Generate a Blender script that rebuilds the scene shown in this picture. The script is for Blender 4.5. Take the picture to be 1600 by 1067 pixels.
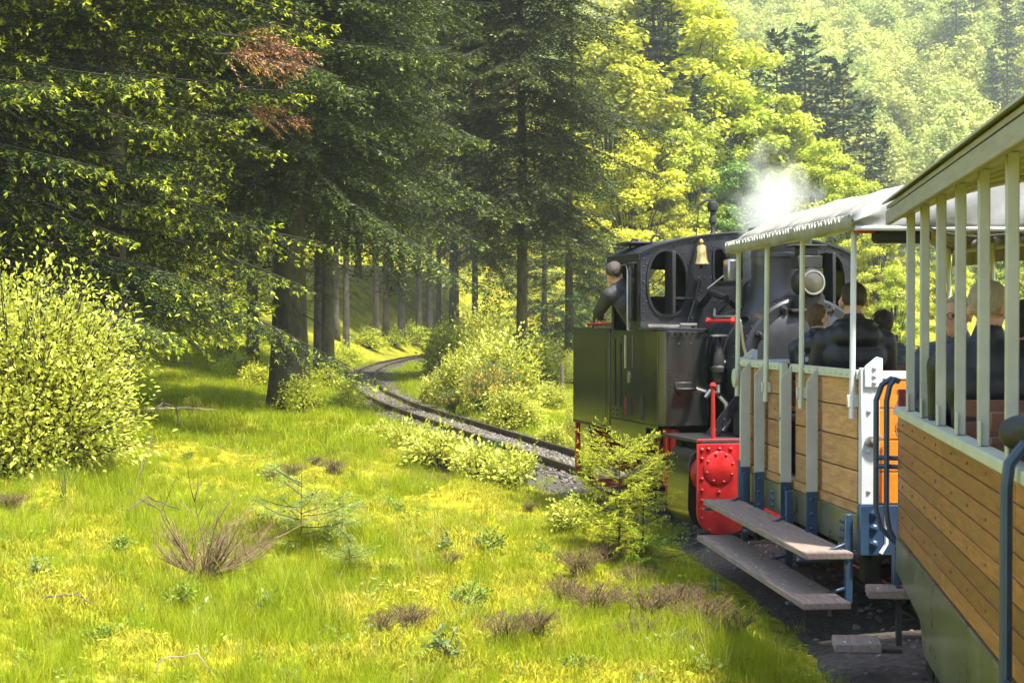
import bpy, bmesh, math, random
import numpy as np
from mathutils import Vector, Matrix, Euler
R = math.radians
sc = bpy.context.scene
for o in list(bpy.data.objects): bpy.data.objects.remove(o)

# ------------------------------------------------------------------ camera, sky, sun, exposure
CAM_H, FPX, HORIZON = 2.0, 2600.0, 505.0
cam_d = bpy.data.cameras.new('camera'); cam = bpy.data.objects.new('camera', cam_d)
sc.collection.objects.link(cam)
cam_d.sensor_width = 36.0; cam_d.lens = 36.0 * FPX / 1600.0
cam_d.clip_start = 0.05; cam_d.clip_end = 3000
cam.location = (0, 0, CAM_H)
cam.rotation_euler = (R(90) - math.atan((533.5 - HORIZON) / FPX), 0, 0)
cam_d.dof.use_dof = True; cam_d.dof.focus_distance = 15.0; cam_d.dof.aperture_fstop = 8.0
sc.camera = cam

SUN_EL, SUN_AZ = 64.0, 136.0          # azimuth clockwise from +Y (view direction) towards +X
world = bpy.data.worlds.new('World'); sc.world = world; world.use_nodes = True
wn = world.node_tree; wn.nodes.clear()
sky = wn.nodes.new('ShaderNodeTexSky'); sky.sky_type = 'NISHITA'; sky.sun_disc = False
sky.sun_elevation = R(SUN_EL); sky.sun_rotation = R(SUN_AZ); sky.air_density = 1.0; sky.dust_density = 2.0; sky.ozone_density = 1.0
bgn = wn.nodes.new('ShaderNodeBackground'); bgn.inputs['Strength'].default_value = 0.15
wo = wn.nodes.new('ShaderNodeOutputWorld')
wn.links.new(sky.outputs[0], bgn.inputs['Color']); wn.links.new(bgn.outputs[0], wo.inputs['Surface'])
sun_d = bpy.data.lights.new('sun', 'SUN'); sun_d.energy = 4.6; sun_d.angle = R(4.0); sun_d.color = (1.0, 0.95, 0.85)
sun = bpy.data.objects.new('sun', sun_d); sc.collection.objects.link(sun)
sd = Vector((math.sin(R(SUN_AZ)) * math.cos(R(SUN_EL)), math.cos(R(SUN_AZ)) * math.cos(R(SUN_EL)), math.sin(R(SUN_EL))))
sun.rotation_euler = (-sd).to_track_quat('-Z', 'Y').to_euler(); sun.location = (40, -20, 60)
sc.view_settings.view_transform = 'Standard'; sc.view_settings.look = 'None'
sc.view_settings.exposure = 1.68; sc.view_settings.gamma = 1.0
sc.render.engine = 'CYCLES'
cy = sc.cycles
cy.max_bounces = 7; cy.diffuse_bounces = 3; cy.glossy_bounces = 3; cy.transmission_bounces = 5; cy.volume_bounces = 4; cy.transparent_max_bounces = 8
cy.use_denoising = True; cy.use_adaptive_sampling = True; cy.adaptive_threshold = 0.02
cy.caustics_reflective = False; cy.caustics_refractive = False

# ------------------------------------------------------------------ helpers
COL = sc.collection
def link(o, parent=None):
    COL.objects.link(o)
    if parent is not None: o.parent = parent
    return o
def tag(o, label=None, cat=None, group=None, kind=None):
    if label: o['label'] = label
    if cat: o['category'] = cat
    if group: o['group'] = group
    if kind: o['kind'] = kind
    return o
def empty(name, loc=(0, 0, 0), rz=0.0, parent=None):
    o = bpy.data.objects.new(name, None); link(o, parent)
    o.location = loc; o.rotation_euler = (0, 0, rz); o.empty_display_size = 0.2
    return o
def at(px, py, Y):
    """photo pixel at depth Y -> world point"""
    return Vector(((px - 800.0) / FPX * Y, Y, CAM_H - (py - HORIZON) / FPX * Y))

def quads_mesh(name, V, Q, mats, mi=None, smooth=False):
    V = np.asarray(V, np.float32).reshape(-1, 3); Q = np.asarray(Q, np.int32)
    me = bpy.data.meshes.new(name); k = Q.shape[1]
    me.vertices.add(len(V)); me.vertices.foreach_set('co', V.ravel())
    me.loops.add(Q.size); me.loops.foreach_set('vertex_index', Q.ravel())
    me.polygons.add(len(Q)); me.polygons.foreach_set('loop_start', np.arange(0, Q.size, k, dtype=np.int32))
    for m in mats: me.materials.append(m)
    if mi is not None: me.polygons.foreach_set('material_index', np.asarray(mi, np.int32))
    me.polygons.foreach_set('use_smooth', np.full(len(Q), smooth, bool))
    me.update(calc_edges=True); return me

class MB:
    """collects faces, builds ONE mesh object"""
    def __init__(s): s.v = []; s.f = []; s.m = []
    def add(s, V, F, m=0):
        b = len(s.v); s.v += [tuple(p) for p in V]; s.f += [tuple(b + i for i in f) for f in F]; s.m += [m] * len(F); return s
    def box(s, x0, x1, y0, y1, z0, z1, m=0, M=None):
        V = [Vector((x, y, z)) for z in (z0, z1) for y in (y0, y1) for x in (x0, x1)]
        if M is not None: V = [M @ v for v in V]
        return s.add(V, [(0, 2, 3, 1), (4, 5, 7, 6), (0, 1, 5, 4), (2, 6, 7, 3), (0, 4, 6, 2), (1, 3, 7, 5)], m)
    def bar(s, p0, p1, w, h, m=0, up=(0, 0, 1)):
        p0, p1 = Vector(p0), Vector(p1); d = (p1 - p0); L = d.length; d.normalize()
        u = Vector(up); sx = d.cross(u)
        if sx.length < 1e-4: sx = d.cross(Vector((1, 0, 0)))
        sx.normalize(); u = sx.cross(d)
        M = Matrix((sx, d, u)).transposed().to_4x4(); M.translation = p0
        return s.box(-w / 2, w / 2, 0, L, -h / 2, h / 2, m, M)
    def tube(s, pts, r, n=8, m=0, caps=True, closed=False):
        pts = [Vector(p) for p in pts]; N = len(pts)
        rr = r if hasattr(r, '__len__') else [r] * N
        V = []; ref = None
        for i, p in enumerate(pts):
            if closed: t = pts[(i + 1) % N] - pts[i - 1]
            else: t = pts[min(i + 1, N - 1)] - pts[max(i - 1, 0)]
            t.normalize()
            if ref is None: ref = Vector((0, 0, 1)) if abs(t.z) < .9 else Vector((1, 0, 0))
            a = ref - t * ref.dot(t); a.normalize(); ref = a; b = t.cross(a)
            for k in range(n):
                an = 2 * math.pi * k / n
                V.append(p + (a * math.cos(an) + b * math.sin(an)) * rr[i])
        F = []
        for i in range(N if closed else N - 1):
            j = (i + 1) % N
            for k in range(n):
                k2 = (k + 1) % n
                F.append((i * n + k, i * n + k2, j * n + k2, j * n + k))
        if caps and not closed: F += [tuple(range(n - 1, -1, -1)), tuple((N - 1) * n + k for k in range(n))]
        return s.add(V, F, m)
    def lathe(s, prof, o=(0, 0, 0), axis=(0, 0, 1), n=24, m=0):
        """prof: (radius, height along axis)"""
        ax = Vector(axis).normalized(); a = ax.orthogonal().normalized(); b = ax.cross(a); o = Vector(o)
        V = []
        for r, h in prof:
            for k in range(n):
                an = 2 * math.pi * k / n
                V.append(o + ax * h + (a * math.cos(an) + b * math.sin(an)) * max(r, 1e-4))
        F = [(i * n + k, i * n + (k + 1) % n, (i + 1) * n + (k + 1) % n, (i + 1) * n + k) for i in range(len(prof) - 1) for k in range(n)]
        F += [tuple(range(n - 1, -1, -1)), tuple((len(prof) - 1) * n + k for k in range(n))]
        return s.add(V, F, m)
    def ball(s, c, r, n=8, m=0):
        if not hasattr(r, '__len__'): r = (r, r, r)
        V = [(c[0], c[1], c[2] - r[2])]; k = max(3, n // 2)
        for i in range(1, k):
            ph = -math.pi / 2 + math.pi * i / k
            for j in range(n):
                th = 2 * math.pi * j / n
                V.append((c[0] + r[0] * math.cos(ph) * math.cos(th), c[1] + r[1] * math.cos(ph) * math.sin(th), c[2] + r[2] * math.sin(ph)))
        V.append((c[0], c[1], c[2] + r[2])); F = []
        for j in range(n): F.append((0, 1 + (j + 1) % n, 1 + j))
        for i in range(k - 2):
            for j in range(n):
                a = 1 + i * n + j; b = 1 + i * n + (j + 1) % n
                F.append((a, b, b + n, a + n))
        t = len(V) - 1; b0 = 1 + (k - 2) * n
        for j in range(n): F.append((b0 + j, b0 + (j + 1) % n, t))
        return s.add(V, F, m)
    def prism(s, outline, d0, d1, plane='xz', m=0):
        """extrude a 2D outline; plane xz -> depth along y, yz -> along x, xy -> along z"""
        def P(u, v, d): return {'xz': (u, d, v), 'yz': (d, u, v), 'xy': (u, v, d)}[plane]
        n = len(outline); V = [P(u, v, d0) for u, v in outline] + [P(u, v, d1) for u, v in outline]
        F = [tuple(range(n)), tuple(range(2 * n - 1, n - 1, -1))] + [(i, i + n, (i + 1) % n + n, (i + 1) % n) for i in range(n)]
        return s.add(V, F, m)
    def build(s, name, mats, parent=None, bevel=0.0, smooth=True, seg=1, angle=35):
        me = bpy.data.meshes.new(name); me.from_pydata(s.v, [], s.f)
        mats = mats if isinstance(mats, (list, tuple)) else [mats]
        for mm in mats: me.materials.append(mm)
        me.polygons.foreach_set('material_index', np.array(s.m, np.int32))
        bm = bmesh.new(); bm.from_mesh(me); bmesh.ops.recalc_face_normals(bm, faces=bm.faces); bm.to_mesh(me); bm.free()
        if smooth:
            me.polygons.foreach_set('use_smooth', np.ones(len(me.polygons), bool)); me.set_sharp_from_angle(angle=R(angle))
        me.update()
        o = bpy.data.objects.new(name, me); link(o, parent)
        if bevel > 0:
            bv = o.modifiers.new('bevel', 'BEVEL'); bv.width = bevel; bv.segments = seg; bv.limit_method = 'ANGLE'; bv.angle_limit = R(40)
        return o

def plate(name, outline, holes, d0, d1, plane, mat, parent, bevel=0.0):
    """flat sheet with holes, extruded from d0 to d1"""
    bm = bmesh.new(); loops = [outline] + list(holes)
    def P(u, v, d): return {'xz': (u, d, v), 'yz': (d, u, v), 'xy': (u, v, d)}[plane]
    edges = []
    for lp in loops:
        vs = [bm.verts.new(P(u, v, d0)) for u, v in lp]
        edges += [bm.edges.new((vs[i], vs[(i + 1) % len(vs)])) for i in range(len(vs))]
    bmesh.ops.triangle_fill(bm, use_beauty=True, use_dissolve=False, edges=edges)
    r = bmesh.ops.extrude_face_region(bm, geom=list(bm.faces))
    dv = Vector(P(0, 0, d1)) - Vector(P(0, 0, d0))
    for e in r['geom']:
        if isinstance(e, bmesh.types.BMVert): e.co += dv
    bmesh.ops.recalc_face_normals(bm, faces=bm.faces)
    me = bpy.data.meshes.new(name); bm.to_mesh(me); bm.free(); me.materials.append(mat)
    o = bpy.data.objects.new(name, me); link(o, parent); return o

def rrect(x0, x1, z0, z1, r, n=5):
    pts = []
    for cx, cz, a0 in ((x1 - r, z1 - r, 0), (x0 + r, z1 - r, 90), (x0 + r, z0 + r, 180), (x1 - r, z0 + r, 270)):
        for k in range(n + 1):
            a = R(a0 + 90 * k / n); pts.append((cx + r * math.cos(a), cz + r * math.sin(a)))
    return pts
def oval(cx, cz, rx, rz, n=28, p=2.4):
    pts = []
    for k in range(n):
        a = 2 * math.pi * k / n; c, s_ = math.cos(a), math.sin(a)
        pts.append((cx + rx * math.copysign(abs(c) ** (2 / p), c), cz + rz * math.copysign(abs(s_) ** (2 / p), s_)))
    return pts

_rng = np.random.default_rng(5)
_lat = _rng.random((256, 256))
def vnoise(x, y):
    x = np.asarray(x, float); y = np.asarray(y, float)
    xi = np.floor(x).astype(int); yi = np.floor(y).astype(int); fx = x - xi; fy = y - yi
    fx = fx * fx * (3 - 2 * fx); fy = fy * fy * (3 - 2 * fy)
    L = lambda a, b: _lat[a % 256, b % 256]
    return (L(xi, yi) * (1 - fx) + L(xi + 1, yi) * fx) * (1 - fy) + (L(xi, yi + 1) * (1 - fx) + L(xi + 1, yi + 1) * fx) * fy
def fbm(x, y, o=3):
    t = 0; a = .5
    for k in range(o): t = t + a * vnoise(x * 2 ** k + 17 * k, y * 2 ** k + 31 * k); a *= .5
    return t / (1 - .5 ** o)

# ------------------------------------------------------------------ materials
def nd(nt, t, **kw):
    n = nt.nodes.new(t)
    for k, v in kw.items(): setattr(n, k, v)
    return n
def mat(name, col, rough=.6, metal=0., var=.0, scale=4., bump=0., bscale=40., spec=.5, trans=0., island=0., hue=0., objr=0., coat=0., col2=None,
        stretch=(1, 1, 1), tcol=None, rvar=0., ao=0):
    m = bpy.data.materials.new(name); m.use_nodes = True; nt = m.node_tree; L = nt.links
    b = nt.nodes['Principled BSDF']; out = nt.nodes['Material Output']
    b.inputs['Roughness'].default_value = rough; b.inputs['Metallic'].default_value = metal
    b.inputs['Specular IOR Level'].default_value = spec
    if coat: b.inputs['Coat Weight'].default_value = coat; b.inputs['Coat Roughness'].default_value = .12
    c4 = (*col, 1); b.inputs['Base Color'].default_value = c4
    tc = nd(nt, 'ShaderNodeTexCoord'); mp = nd(nt, 'ShaderNodeMapping'); mp.inputs['Scale'].default_value = stretch
    L.new(tc.outputs['Object'], mp.inputs['Vector'])
    src = None
    if var or col2:
        nz = nd(nt, 'ShaderNodeTexNoise'); nz.inputs['Scale'].default_value = scale; nz.inputs['Detail'].default_value = 5
        nz.inputs['Roughness'].default_value = .65
        L.new(mp.outputs[0], nz.inputs['Vector'])
        rp = nd(nt, 'ShaderNodeValToRGB'); e = rp.color_ramp.elements
        e[0].position = .32; e[1].position = .68
        a = tuple(max(0, c * (1 - var)) for c in col); d = col2 if col2 else tuple(c * (1 + var) for c in col)
        e[0].color = (*a, 1); e[1].color = (*d, 1)
        L.new(nz.outputs['Fac'], rp.inputs['Fac']); src = rp.outputs['Color']
        if rvar:
            mr = nd(nt, 'ShaderNodeMapRange'); mr.inputs['To Min'].default_value = max(0, rough - rvar); mr.inputs['To Max'].default_value = min(1, rough + rvar)
            L.new(nz.outputs['Fac'], mr.inputs['Value']); L.new(mr.outputs[0], b.inputs['Roughness'])
    if island or objr:
        hs = nd(nt, 'ShaderNodeHueSaturation')
        if src is not None: L.new(src, hs.inputs['Color'])
        else: hs.inputs['Color'].default_value = c4
        val = None
        if island:
            g = nd(nt, 'ShaderNodeNewGeometry')
            mr = nd(nt, 'ShaderNodeMapRange'); mr.inputs['To Min'].default_value = 1 - island; mr.inputs['To Max'].default_value = 1 + island
            L.new(g.outputs['Random Per Island'], mr.inputs['Value']); val = mr.outputs[0]
        oi = nd(nt, 'ShaderNodeObjectInfo')
        if objr:
            mr2 = nd(nt, 'ShaderNodeMapRange'); mr2.inputs['To Min'].default_value = 1 - objr; mr2.inputs['To Max'].default_value = 1 + objr
            L.new(oi.outputs['Random'], mr2.inputs['Value'])
            if val is not None:
                mu = nd(nt, 'ShaderNodeMath', operation='MULTIPLY'); L.new(val, mu.inputs[0]); L.new(mr2.outputs[0], mu.inputs[1]); val = mu.outputs[0]
            else: val = mr2.outputs[0]
        L.new(val, hs.inputs['Value'])
        if hue:
            m2 = nd(nt, 'ShaderNodeMath', operation='MULTIPLY'); m2.inputs[1].default_value = 7.31; L.new(oi.outputs['Random'], m2.inputs[0])
            fr = nd(nt, 'ShaderNodeMath', operation='FRACT'); L.new(m2.outputs[0], fr.inputs[0])
            mr3 = nd(nt, 'ShaderNodeMapRange'); mr3.inputs['To Min'].default_value = .5 - hue; mr3.inputs['To Max'].default_value = .5 + hue
            L.new(fr.outputs[0], mr3.inputs['Value']); L.new(mr3.outputs[0], hs.inputs['Hue'])
        src = hs.outputs['Color']
    if src is not None: L.new(src, b.inputs['Base Color'])
    if bump:
        nb = nd(nt, 'ShaderNodeTexNoise'); nb.inputs['Scale'].default_value = bscale; nb.inputs['Detail'].default_value = 4
        L.new(mp.outputs[0], nb.inputs['Vector'])
        bp = nd(nt, 'ShaderNodeBump'); bp.inputs['Strength'].default_value = min(1, bump); bp.inputs['Distance'].default_value = .02
        L.new(nb.outputs['Fac'], bp.inputs['Height']); L.new(bp.outputs[0], b.inputs['Normal'])
    if trans:
        tr = nd(nt, 'ShaderNodeBsdfTranslucent'); mx = nd(nt, 'ShaderNodeMixShader'); mx.inputs[0].default_value = trans
        if src is not None: L.new(src, tr.inputs['Color'])
        else: tr.inputs['Color'].default_value = c4
        L.new(b.outputs[0], mx.inputs[1]); L.new(tr.outputs[0], mx.inputs[2]); L.new(mx.outputs[0], out.inputs['Surface'])
    return m

M = {}
# vegetation
M['needle'] = mat('fir_needles', (.040, .062, .016), .5, island=.55, objr=.2, hue=.012, trans=.12, spec=.3)
M['needle2'] = mat('spruce_needles', (.030, .058, .022), .5, island=.5, objr=.25, hue=.02, trans=.15)
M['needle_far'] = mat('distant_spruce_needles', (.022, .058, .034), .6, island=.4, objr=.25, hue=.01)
M['needle_mid'] = mat('olive_fir_needles', (.048, .064, .014), .5, island=.55, objr=.15, hue=.012, trans=.2, spec=.3)
M['tip_mid'] = mat('soft_green_fir_tips', (.20, .26, .030), .5, island=.4, trans=.35)
M['tip'] = mat('fresh_fir_tips', (.42, .46, .02), .5, island=.3, trans=.35)
M['rust'] = mat('rusty_dead_needles', (.30, .14, .05), .8, island=.6)
M['bark'] = mat('fir_bark', (.075, .058, .040), .95, var=.45, scale=9, bump=.9, bscale=22, stretch=(1, 1, .35), col2=(.17, .15, .10))
M['bark_moss'] = mat('mossy_bark', (.026, .023, .014), .95, var=.5, scale=5, bump=.9, bscale=18, stretch=(1, 1, .4), col2=(.085, .078, .028))
M['bark_grey'] = mat('grey_bark', (.075, .062, .046), .95, var=.6, scale=6, bump=.6, bscale=20, stretch=(1, 1, .4))
M['twig'] = mat('twig_wood', (.026, .020, .015), .9, var=.3, scale=20)
M['drytwig'] = mat('dry_twigs', (.16, .095, .055), .9, island=.4)
M['leaf'] = mat('spring_leaves', (.43, .48, .035), .45, island=.35, trans=.42, hue=.015, objr=.12, spec=.45)
M['leaf_y'] = mat('yellow_spring_leaves', (.50, .53, .030), .5, island=.3, trans=.42, objr=.1, hue=.012)
M['leaf_p'] = mat('pale_shrub_leaves', (.46, .48, .06), .42, island=.35, trans=.4, spec=.5)
M['leaf_m'] = mat('mid_green_leaves', (.17, .26, .03), .5, island=.35, trans=.35, objr=.15, hue=.02)
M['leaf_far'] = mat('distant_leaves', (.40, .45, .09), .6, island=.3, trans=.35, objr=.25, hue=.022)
M['leaf_b'] = mat('blue_green_leaves', (.17, .23, .07), .5, island=.3, trans=.3)
M['broom'] = mat('broom_stems', (.05, .10, .025), .6, island=.3, trans=.1)
M['flower'] = mat('yellow_broom_flowers', (.55, .36, .01), .5, trans=.3)
M['heather'] = mat('dry_heather', (.085, .050, .022), .9, island=.45)
M['grass'] = mat('grass_blades', (.262, .315, .008), .55, island=.3, objr=.25, hue=.016, trans=.5, spec=.2)
M['grass_d'] = mat('straw_grass', (.40, .33, .07), .6, island=.3, objr=.2, trans=.4)
M['moss'] = mat('moss_tufts', (.355, .335, .012), .85, island=.3, objr=.25, trans=.3)
# ------------------------------------------------------------------ track path and terrain
TP = np.array([(-1.9, -20), (.2, -10), (1.85, 0), (2.55, 5), (3.0, 8.5), (3.1, 11), (2.98, 13), (2.72, 15.2), (2.2, 17.4), (1.72, 19.1), (1.15, 21.5), (.05, 26.5),
               (-1.08, 31.5), (-2.63, 38.5), (-4.0, 46.8), (-4.9, 55), (-5.5, 62), (-5.9, 70), (-6.0, 78), (-5.7, 90), (-4.6, 104), (-2.2, 118), (2, 130), (9, 142), (20, 152)])
_ty = np.arange(-20, 152.01, .25); _tx = np.interp(_ty, TP[:, 1], TP[:, 0])
_k = np.exp(-(np.arange(-16, 17) / 7.0) ** 2); _k /= _k.sum()
_tx = np.convolve(np.pad(_tx, 16, mode='reflect', reflect_type='odd'), _k, 'valid')
def xt(Y): return np.interp(Y, _ty, _tx)
def sstep(a, b, t): u = np.clip((t - a) / (b - a), 0, 1); return u * u * (3 - 2 * u)
def ground(x, y):
    x = np.asarray(x, float); y = np.asarray(y, float)
    d = xt(np.clip(y, -20, 150)) - x                     # > 0: left of the track
    near = 1 - sstep(100, 150, y)
    left = np.clip(d - 1.25, 0, None)
    z = .055 * np.minimum(left, 12) * near
    z = z + .34 * (np.clip(left - 1.1, 0, 9)) * sstep(44, 58, y) * near * .62            # wooded bank left of the bend
    z = z + .12 * np.clip(left - 9, 0, 30) * near
    m = sstep(1.3, 2.2, np.abs(d)) * (1 - sstep(30, 60, y))
    z = z + m * ((fbm(x * .9 + 3, y * .55 + 8, 3) - .5) * .40 + (fbm(x * 1.9, y * 1.3, 2) - .5) * .34)
    right = np.clip(-d - 1.2, 0, None)
    z = z - .25 * sstep(0, 3, right) * (1 - sstep(8, 20, right)) * near
    z = z + .02 * np.clip(right - 25, 0, 60)
    hill = np.clip(y - 185 - .15 * np.clip(x, -60, 200), 0, 430)
    hill = hill * .34 + 8 * (fbm(x * .012 + 5, y * .012, 2) - .5) * sstep(0, 80, hill)
    hill = hill + .26 * np.clip(-x - 14, 0, 120) * sstep(20, 70, y)
    z = z + hill + .12 * np.clip(y - 84, 0, 45) * (1 - sstep(14, 40, x)) * sstep(80, 100, y) * sstep(2.0, 9, np.abs(d))
    z = z + .25 * np.clip(x - 60, 0, 200) * sstep(10, 60, x - 60)
    return z - .03 * (1 - sstep(1.2, 1.7, np.abs(d)))
def gz(x, y): return float(ground(np.array([x]), np.array([y]))[0])
def gpx(px, Y):
    x = (px - 800) / FPX * Y; return Vector((x, Y, gz(x, Y)))
def ray_ground(px, py):
    """walk down the view ray of a photo pixel to the terrain"""
    for Y in np.arange(7, 140, .1):
        p = at(px, py, Y)
        if p.z <= gz(p.x, Y): return Vector((p.x, Y, gz(p.x, Y)))
    return at(px, py, 140)

def axis_pts(a, b, h, far, grow=1.12):
    mid = list(np.arange(a, b, h)); lo = []; v = a; s_ = h
    while v > -far: s_ *= grow; v -= s_; lo.append(v)
    hi = []; v = mid[-1]; s_ = h
    while v < far: s_ *= grow; v += s_; hi.append(v)
    return np.array(lo[::-1] + mid + hi)
gx = axis_pts(-11, 6, .2, 480); gy = axis_pts(5, 45, .22, 700, 1.07); gy = gy[gy > -60]
GX, GY = np.meshgrid(gx, gy); GZ = ground(GX, GY)
nx, ny = len(gx), len(gy); idx = np.arange(nx * ny).reshape(ny, nx)
Q = np.stack([idx[:-1, :-1], idx[:-1, 1:], idx[1:, 1:], idx[1:, :-1]], -1).reshape(-1, 4)

mg = bpy.data.materials.new('grassy_ground'); mg.use_nodes = True; nt = mg.node_tree; L = nt.links; b = nt.nodes['Principled BSDF']
b.inputs['Roughness'].default_value = .95; b.inputs['Specular IOR Level'].default_value = .15
tc = nd(nt, 'ShaderNodeTexCoord')
n1 = nd(nt, 'ShaderNodeTexNoise'); n1.inputs['Scale'].default_value = .9; n1.inputs['Detail'].default_value = 6; n1.inputs['Roughness'].default_value = .65
n2 = nd(nt, 'ShaderNodeTexNoise'); n2.inputs['Scale'].default_value = 14; n2.inputs['Detail'].default_value = 5
L.new(tc.outputs['Object'], n1.inputs['Vector']); L.new(tc.outputs['Object'], n2.inputs['Vector'])
r1 = nd(nt, 'ShaderNodeValToRGB'); e = r1.color_ramp.elements
e[0].position = .3; e[0].color = (.10, .13, .010, 1); e[1].position = .62; e[1].color = (.36, .31, .018, 1)
x_ = r1.color_ramp.elements.new(.48); x_.color = (.20, .22, .012, 1)
L.new(n1.outputs['Fac'], r1.inputs['Fac'])
r2 = nd(nt, 'ShaderNodeValToRGB'); e = r2.color_ramp.elements; e[0].position = .3; e[0].color = (.45, .42, .35, 1); e[1].position = .65; e[1].color = (1.15, 1.15, 1.1, 1)
L.new(n2.outputs['Fac'], r2.inputs['Fac'])
mx = nd(nt, 'ShaderNodeMix', data_type='RGBA', blend_type='MULTIPLY'); mx.inputs[0].default_value = 1
L.new(r1.outputs[0], mx.inputs[6]); L.new(r2.outputs[0], mx.inputs[7]); L.new(mx.outputs[2], b.inputs['Base Color'])
bp = nd(nt, 'ShaderNodeBump'); bp.inputs['Strength'].default_value = .8; bp.inputs['Distance'].default_value = .05
L.new(n2.outputs['Fac'], bp.inputs['Height']); L.new(bp.outputs[0], b.inputs['Normal'])
g_me = quads_mesh('ground', np.stack([GX, GY, GZ], -1), Q, [mg], smooth=True)
ground_o = link(bpy.data.objects.new('ground', g_me)); tag(ground_o, 'bright mossy grass clearing rising into the woods', kind='structure')

# ballast bed, sleepers, rails
def path_frames(y0, y1, step):
    ys = np.arange(y0, y1, step); xs = xt(ys); tx = np.gradient(xs, ys); n = np.sqrt(1 + tx * tx)
    return ys, xs, tx / n, 1 / n                      # tangent (tx, ty); left normal = (-ty, tx)
def sweep(prof, y0, y1, step, z0=0.0, wob=0.0, seed=1):
    ys, xs, ta, tb = path_frames(y0, y1, step); n = len(prof); V = []; rg = np.random.default_rng(seed)
    for (u, w) in prof:
        uu = u + wob * (fbm(ys * .8 + u * 9, ys * 0 + seed, 2) - .5) * np.sign(u)
        V.append(np.stack([xs + tb * uu, ys - ta * uu, np.full_like(ys, z0 + w)], -1))
    V = np.stack(V, 1); m = len(ys); idx = np.arange(m * n).reshape(m, n)
    return V, idx
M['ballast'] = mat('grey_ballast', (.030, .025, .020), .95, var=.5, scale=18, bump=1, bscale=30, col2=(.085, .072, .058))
prof = [(-1.50, -.075), (-1.05, .0), (-.75, .02), (-.4, .045), (0, .05), (.4, .045), (.75, .02), (1.05, .0), (1.50, -.075)]
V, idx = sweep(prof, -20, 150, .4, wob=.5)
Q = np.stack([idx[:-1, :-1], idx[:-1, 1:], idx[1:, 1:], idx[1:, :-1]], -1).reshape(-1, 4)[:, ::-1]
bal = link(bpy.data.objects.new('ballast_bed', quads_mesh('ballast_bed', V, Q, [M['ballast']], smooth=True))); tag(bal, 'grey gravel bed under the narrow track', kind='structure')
M['rail'] = mat('rusty_rail', (.050, .030, .022), .6, metal=.35, var=.35, scale=10, bump=.2)
M['railtop'] = mat('worn_rail_head', (.17, .14, .12), .35, metal=.85, var=.25, scale=6)
M['sleeper'] = mat('weathered_sleeper', (.060, .048, .038), .95, var=.4, scale=8, stretch=(.4, 4, 4), bump=.6, objr=.3)
track = empty('railway_track'); tag(track, 'narrow railway line curving away into the woods', kind='structure')
GA = .36
rp = [(-.045, .055), (.045, .055), (.045, .068), (.008, .078), (.008, .118), (.024, .124), (.026, .148), (.018, .154), (-.018, .154), (-.026, .148), (-.024, .124), (-.008, .118), (-.008, .078), (-.045, .068)]
for sgn in (-1, 1):
    V, idx = sweep([(u + sgn * GA, w) for u, w in rp], -20, 150, .5)
    n = idx.shape[1]; j = np.roll(np.arange(n), -1)
    Q = np.stack([idx[:-1], idx[:-1][:, j], idx[1:][:, j], idx[1:]], -1); k = np.tile((np.arange(n) == 7).astype(int), (len(Q), 1)).ravel()
    link(bpy.data.objects.new('rail', quads_mesh('rail', V, Q.reshape(-1, 4), [M['rail'], M['railtop']], k)), track)
sl = MB().box(-.62, .62, -.09, .09, -.06, .062)
so = sl.build('sleeper', M['sleeper'], track, bevel=.012)
ys, xs, ta, tb = path_frames(4, 84, .64)
for i in range(len(ys)):
    o = so if i == 0 else link(so.copy(), track)
    o.location = (xs[i] + random.Random(i).uniform(-.03, .03), ys[i], random.Random(i).uniform(-.012, .004)); o.rotation_euler = (0, 0, -math.atan2(ta[i], tb[i]) + random.Random(i + 9).uniform(-.03, .03))

def scatter(name, pts, rot, scl, pick, protos, label, parent=None, cat=None):
    """one 'stuff' object: protos instanced on points (uncountable ground cover)"""
    coll = bpy.data.collections.new(name + '_source')
    for i, me in enumerate(protos):
        coll.objects.link(bpy.data.objects.new('%s_source_%02d' % (name, i), me))
    me = bpy.data.meshes.new(name); n = len(pts); me.vertices.add(n); me.vertices.foreach_set('co', np.asarray(pts, np.float32).ravel())
    a = me.attributes.new('rot', 'FLOAT_VECTOR', 'POINT'); a.data.foreach_set('vector', np.asarray(rot, np.float32).ravel())
    a = me.attributes.new('scl', 'FLOAT', 'POINT'); a.data.foreach_set('value', np.asarray(scl, np.float32))
    a = me.attributes.new('pick', 'INT', 'POINT'); a.data.foreach_set('value', np.asarray(pick, np.int32))
    o = link(bpy.data.objects.new(name, me), parent)
    g = bpy.data.node_groups.new(name, 'GeometryNodeTree')
    g.interface.new_socket('Geometry', in_out='INPUT', socket_type='NodeSocketGeometry'); g.interface.new_socket('Geometry', in_out='OUTPUT', socket_type='NodeSocketGeometry')
    gi = g.nodes.new('NodeGroupInput'); go = g.nodes.new('NodeGroupOutput'); ip = g.nodes.new('GeometryNodeInstanceOnPoints'); ci = g.nodes.new('GeometryNodeCollectionInfo')
    ci.inputs['Collection'].default_value = coll; ci.inputs['Separate Children'].default_value = True; ci.inputs['Reset Children'].default_value = True
    def attr(nm, t):
        n_ = g.nodes.new('GeometryNodeInputNamedAttribute'); n_.data_type = t; n_.inputs['Name'].default_value = nm; return n_.outputs['Attribute']
    ip.inputs['Pick Instance'].default_value = True
    g.links.new(gi.outputs[0], ip.inputs['Points']); g.links.new(ci.outputs[0], ip.inputs['Instance'])
    g.links.new(attr('pick', 'INT'), ip.inputs['Instance Index']); g.links.new(attr('rot', 'FLOAT_VECTOR'), ip.inputs['Rotation']); g.links.new(attr('scl', 'FLOAT'), ip.inputs['Scale'])
    g.links.new(ip.outputs[0], go.inputs[0])
    md = o.modifiers.new('scatter', 'NODES'); md.node_group = g
    tag(o, label, cat, kind='stuff'); return o

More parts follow.
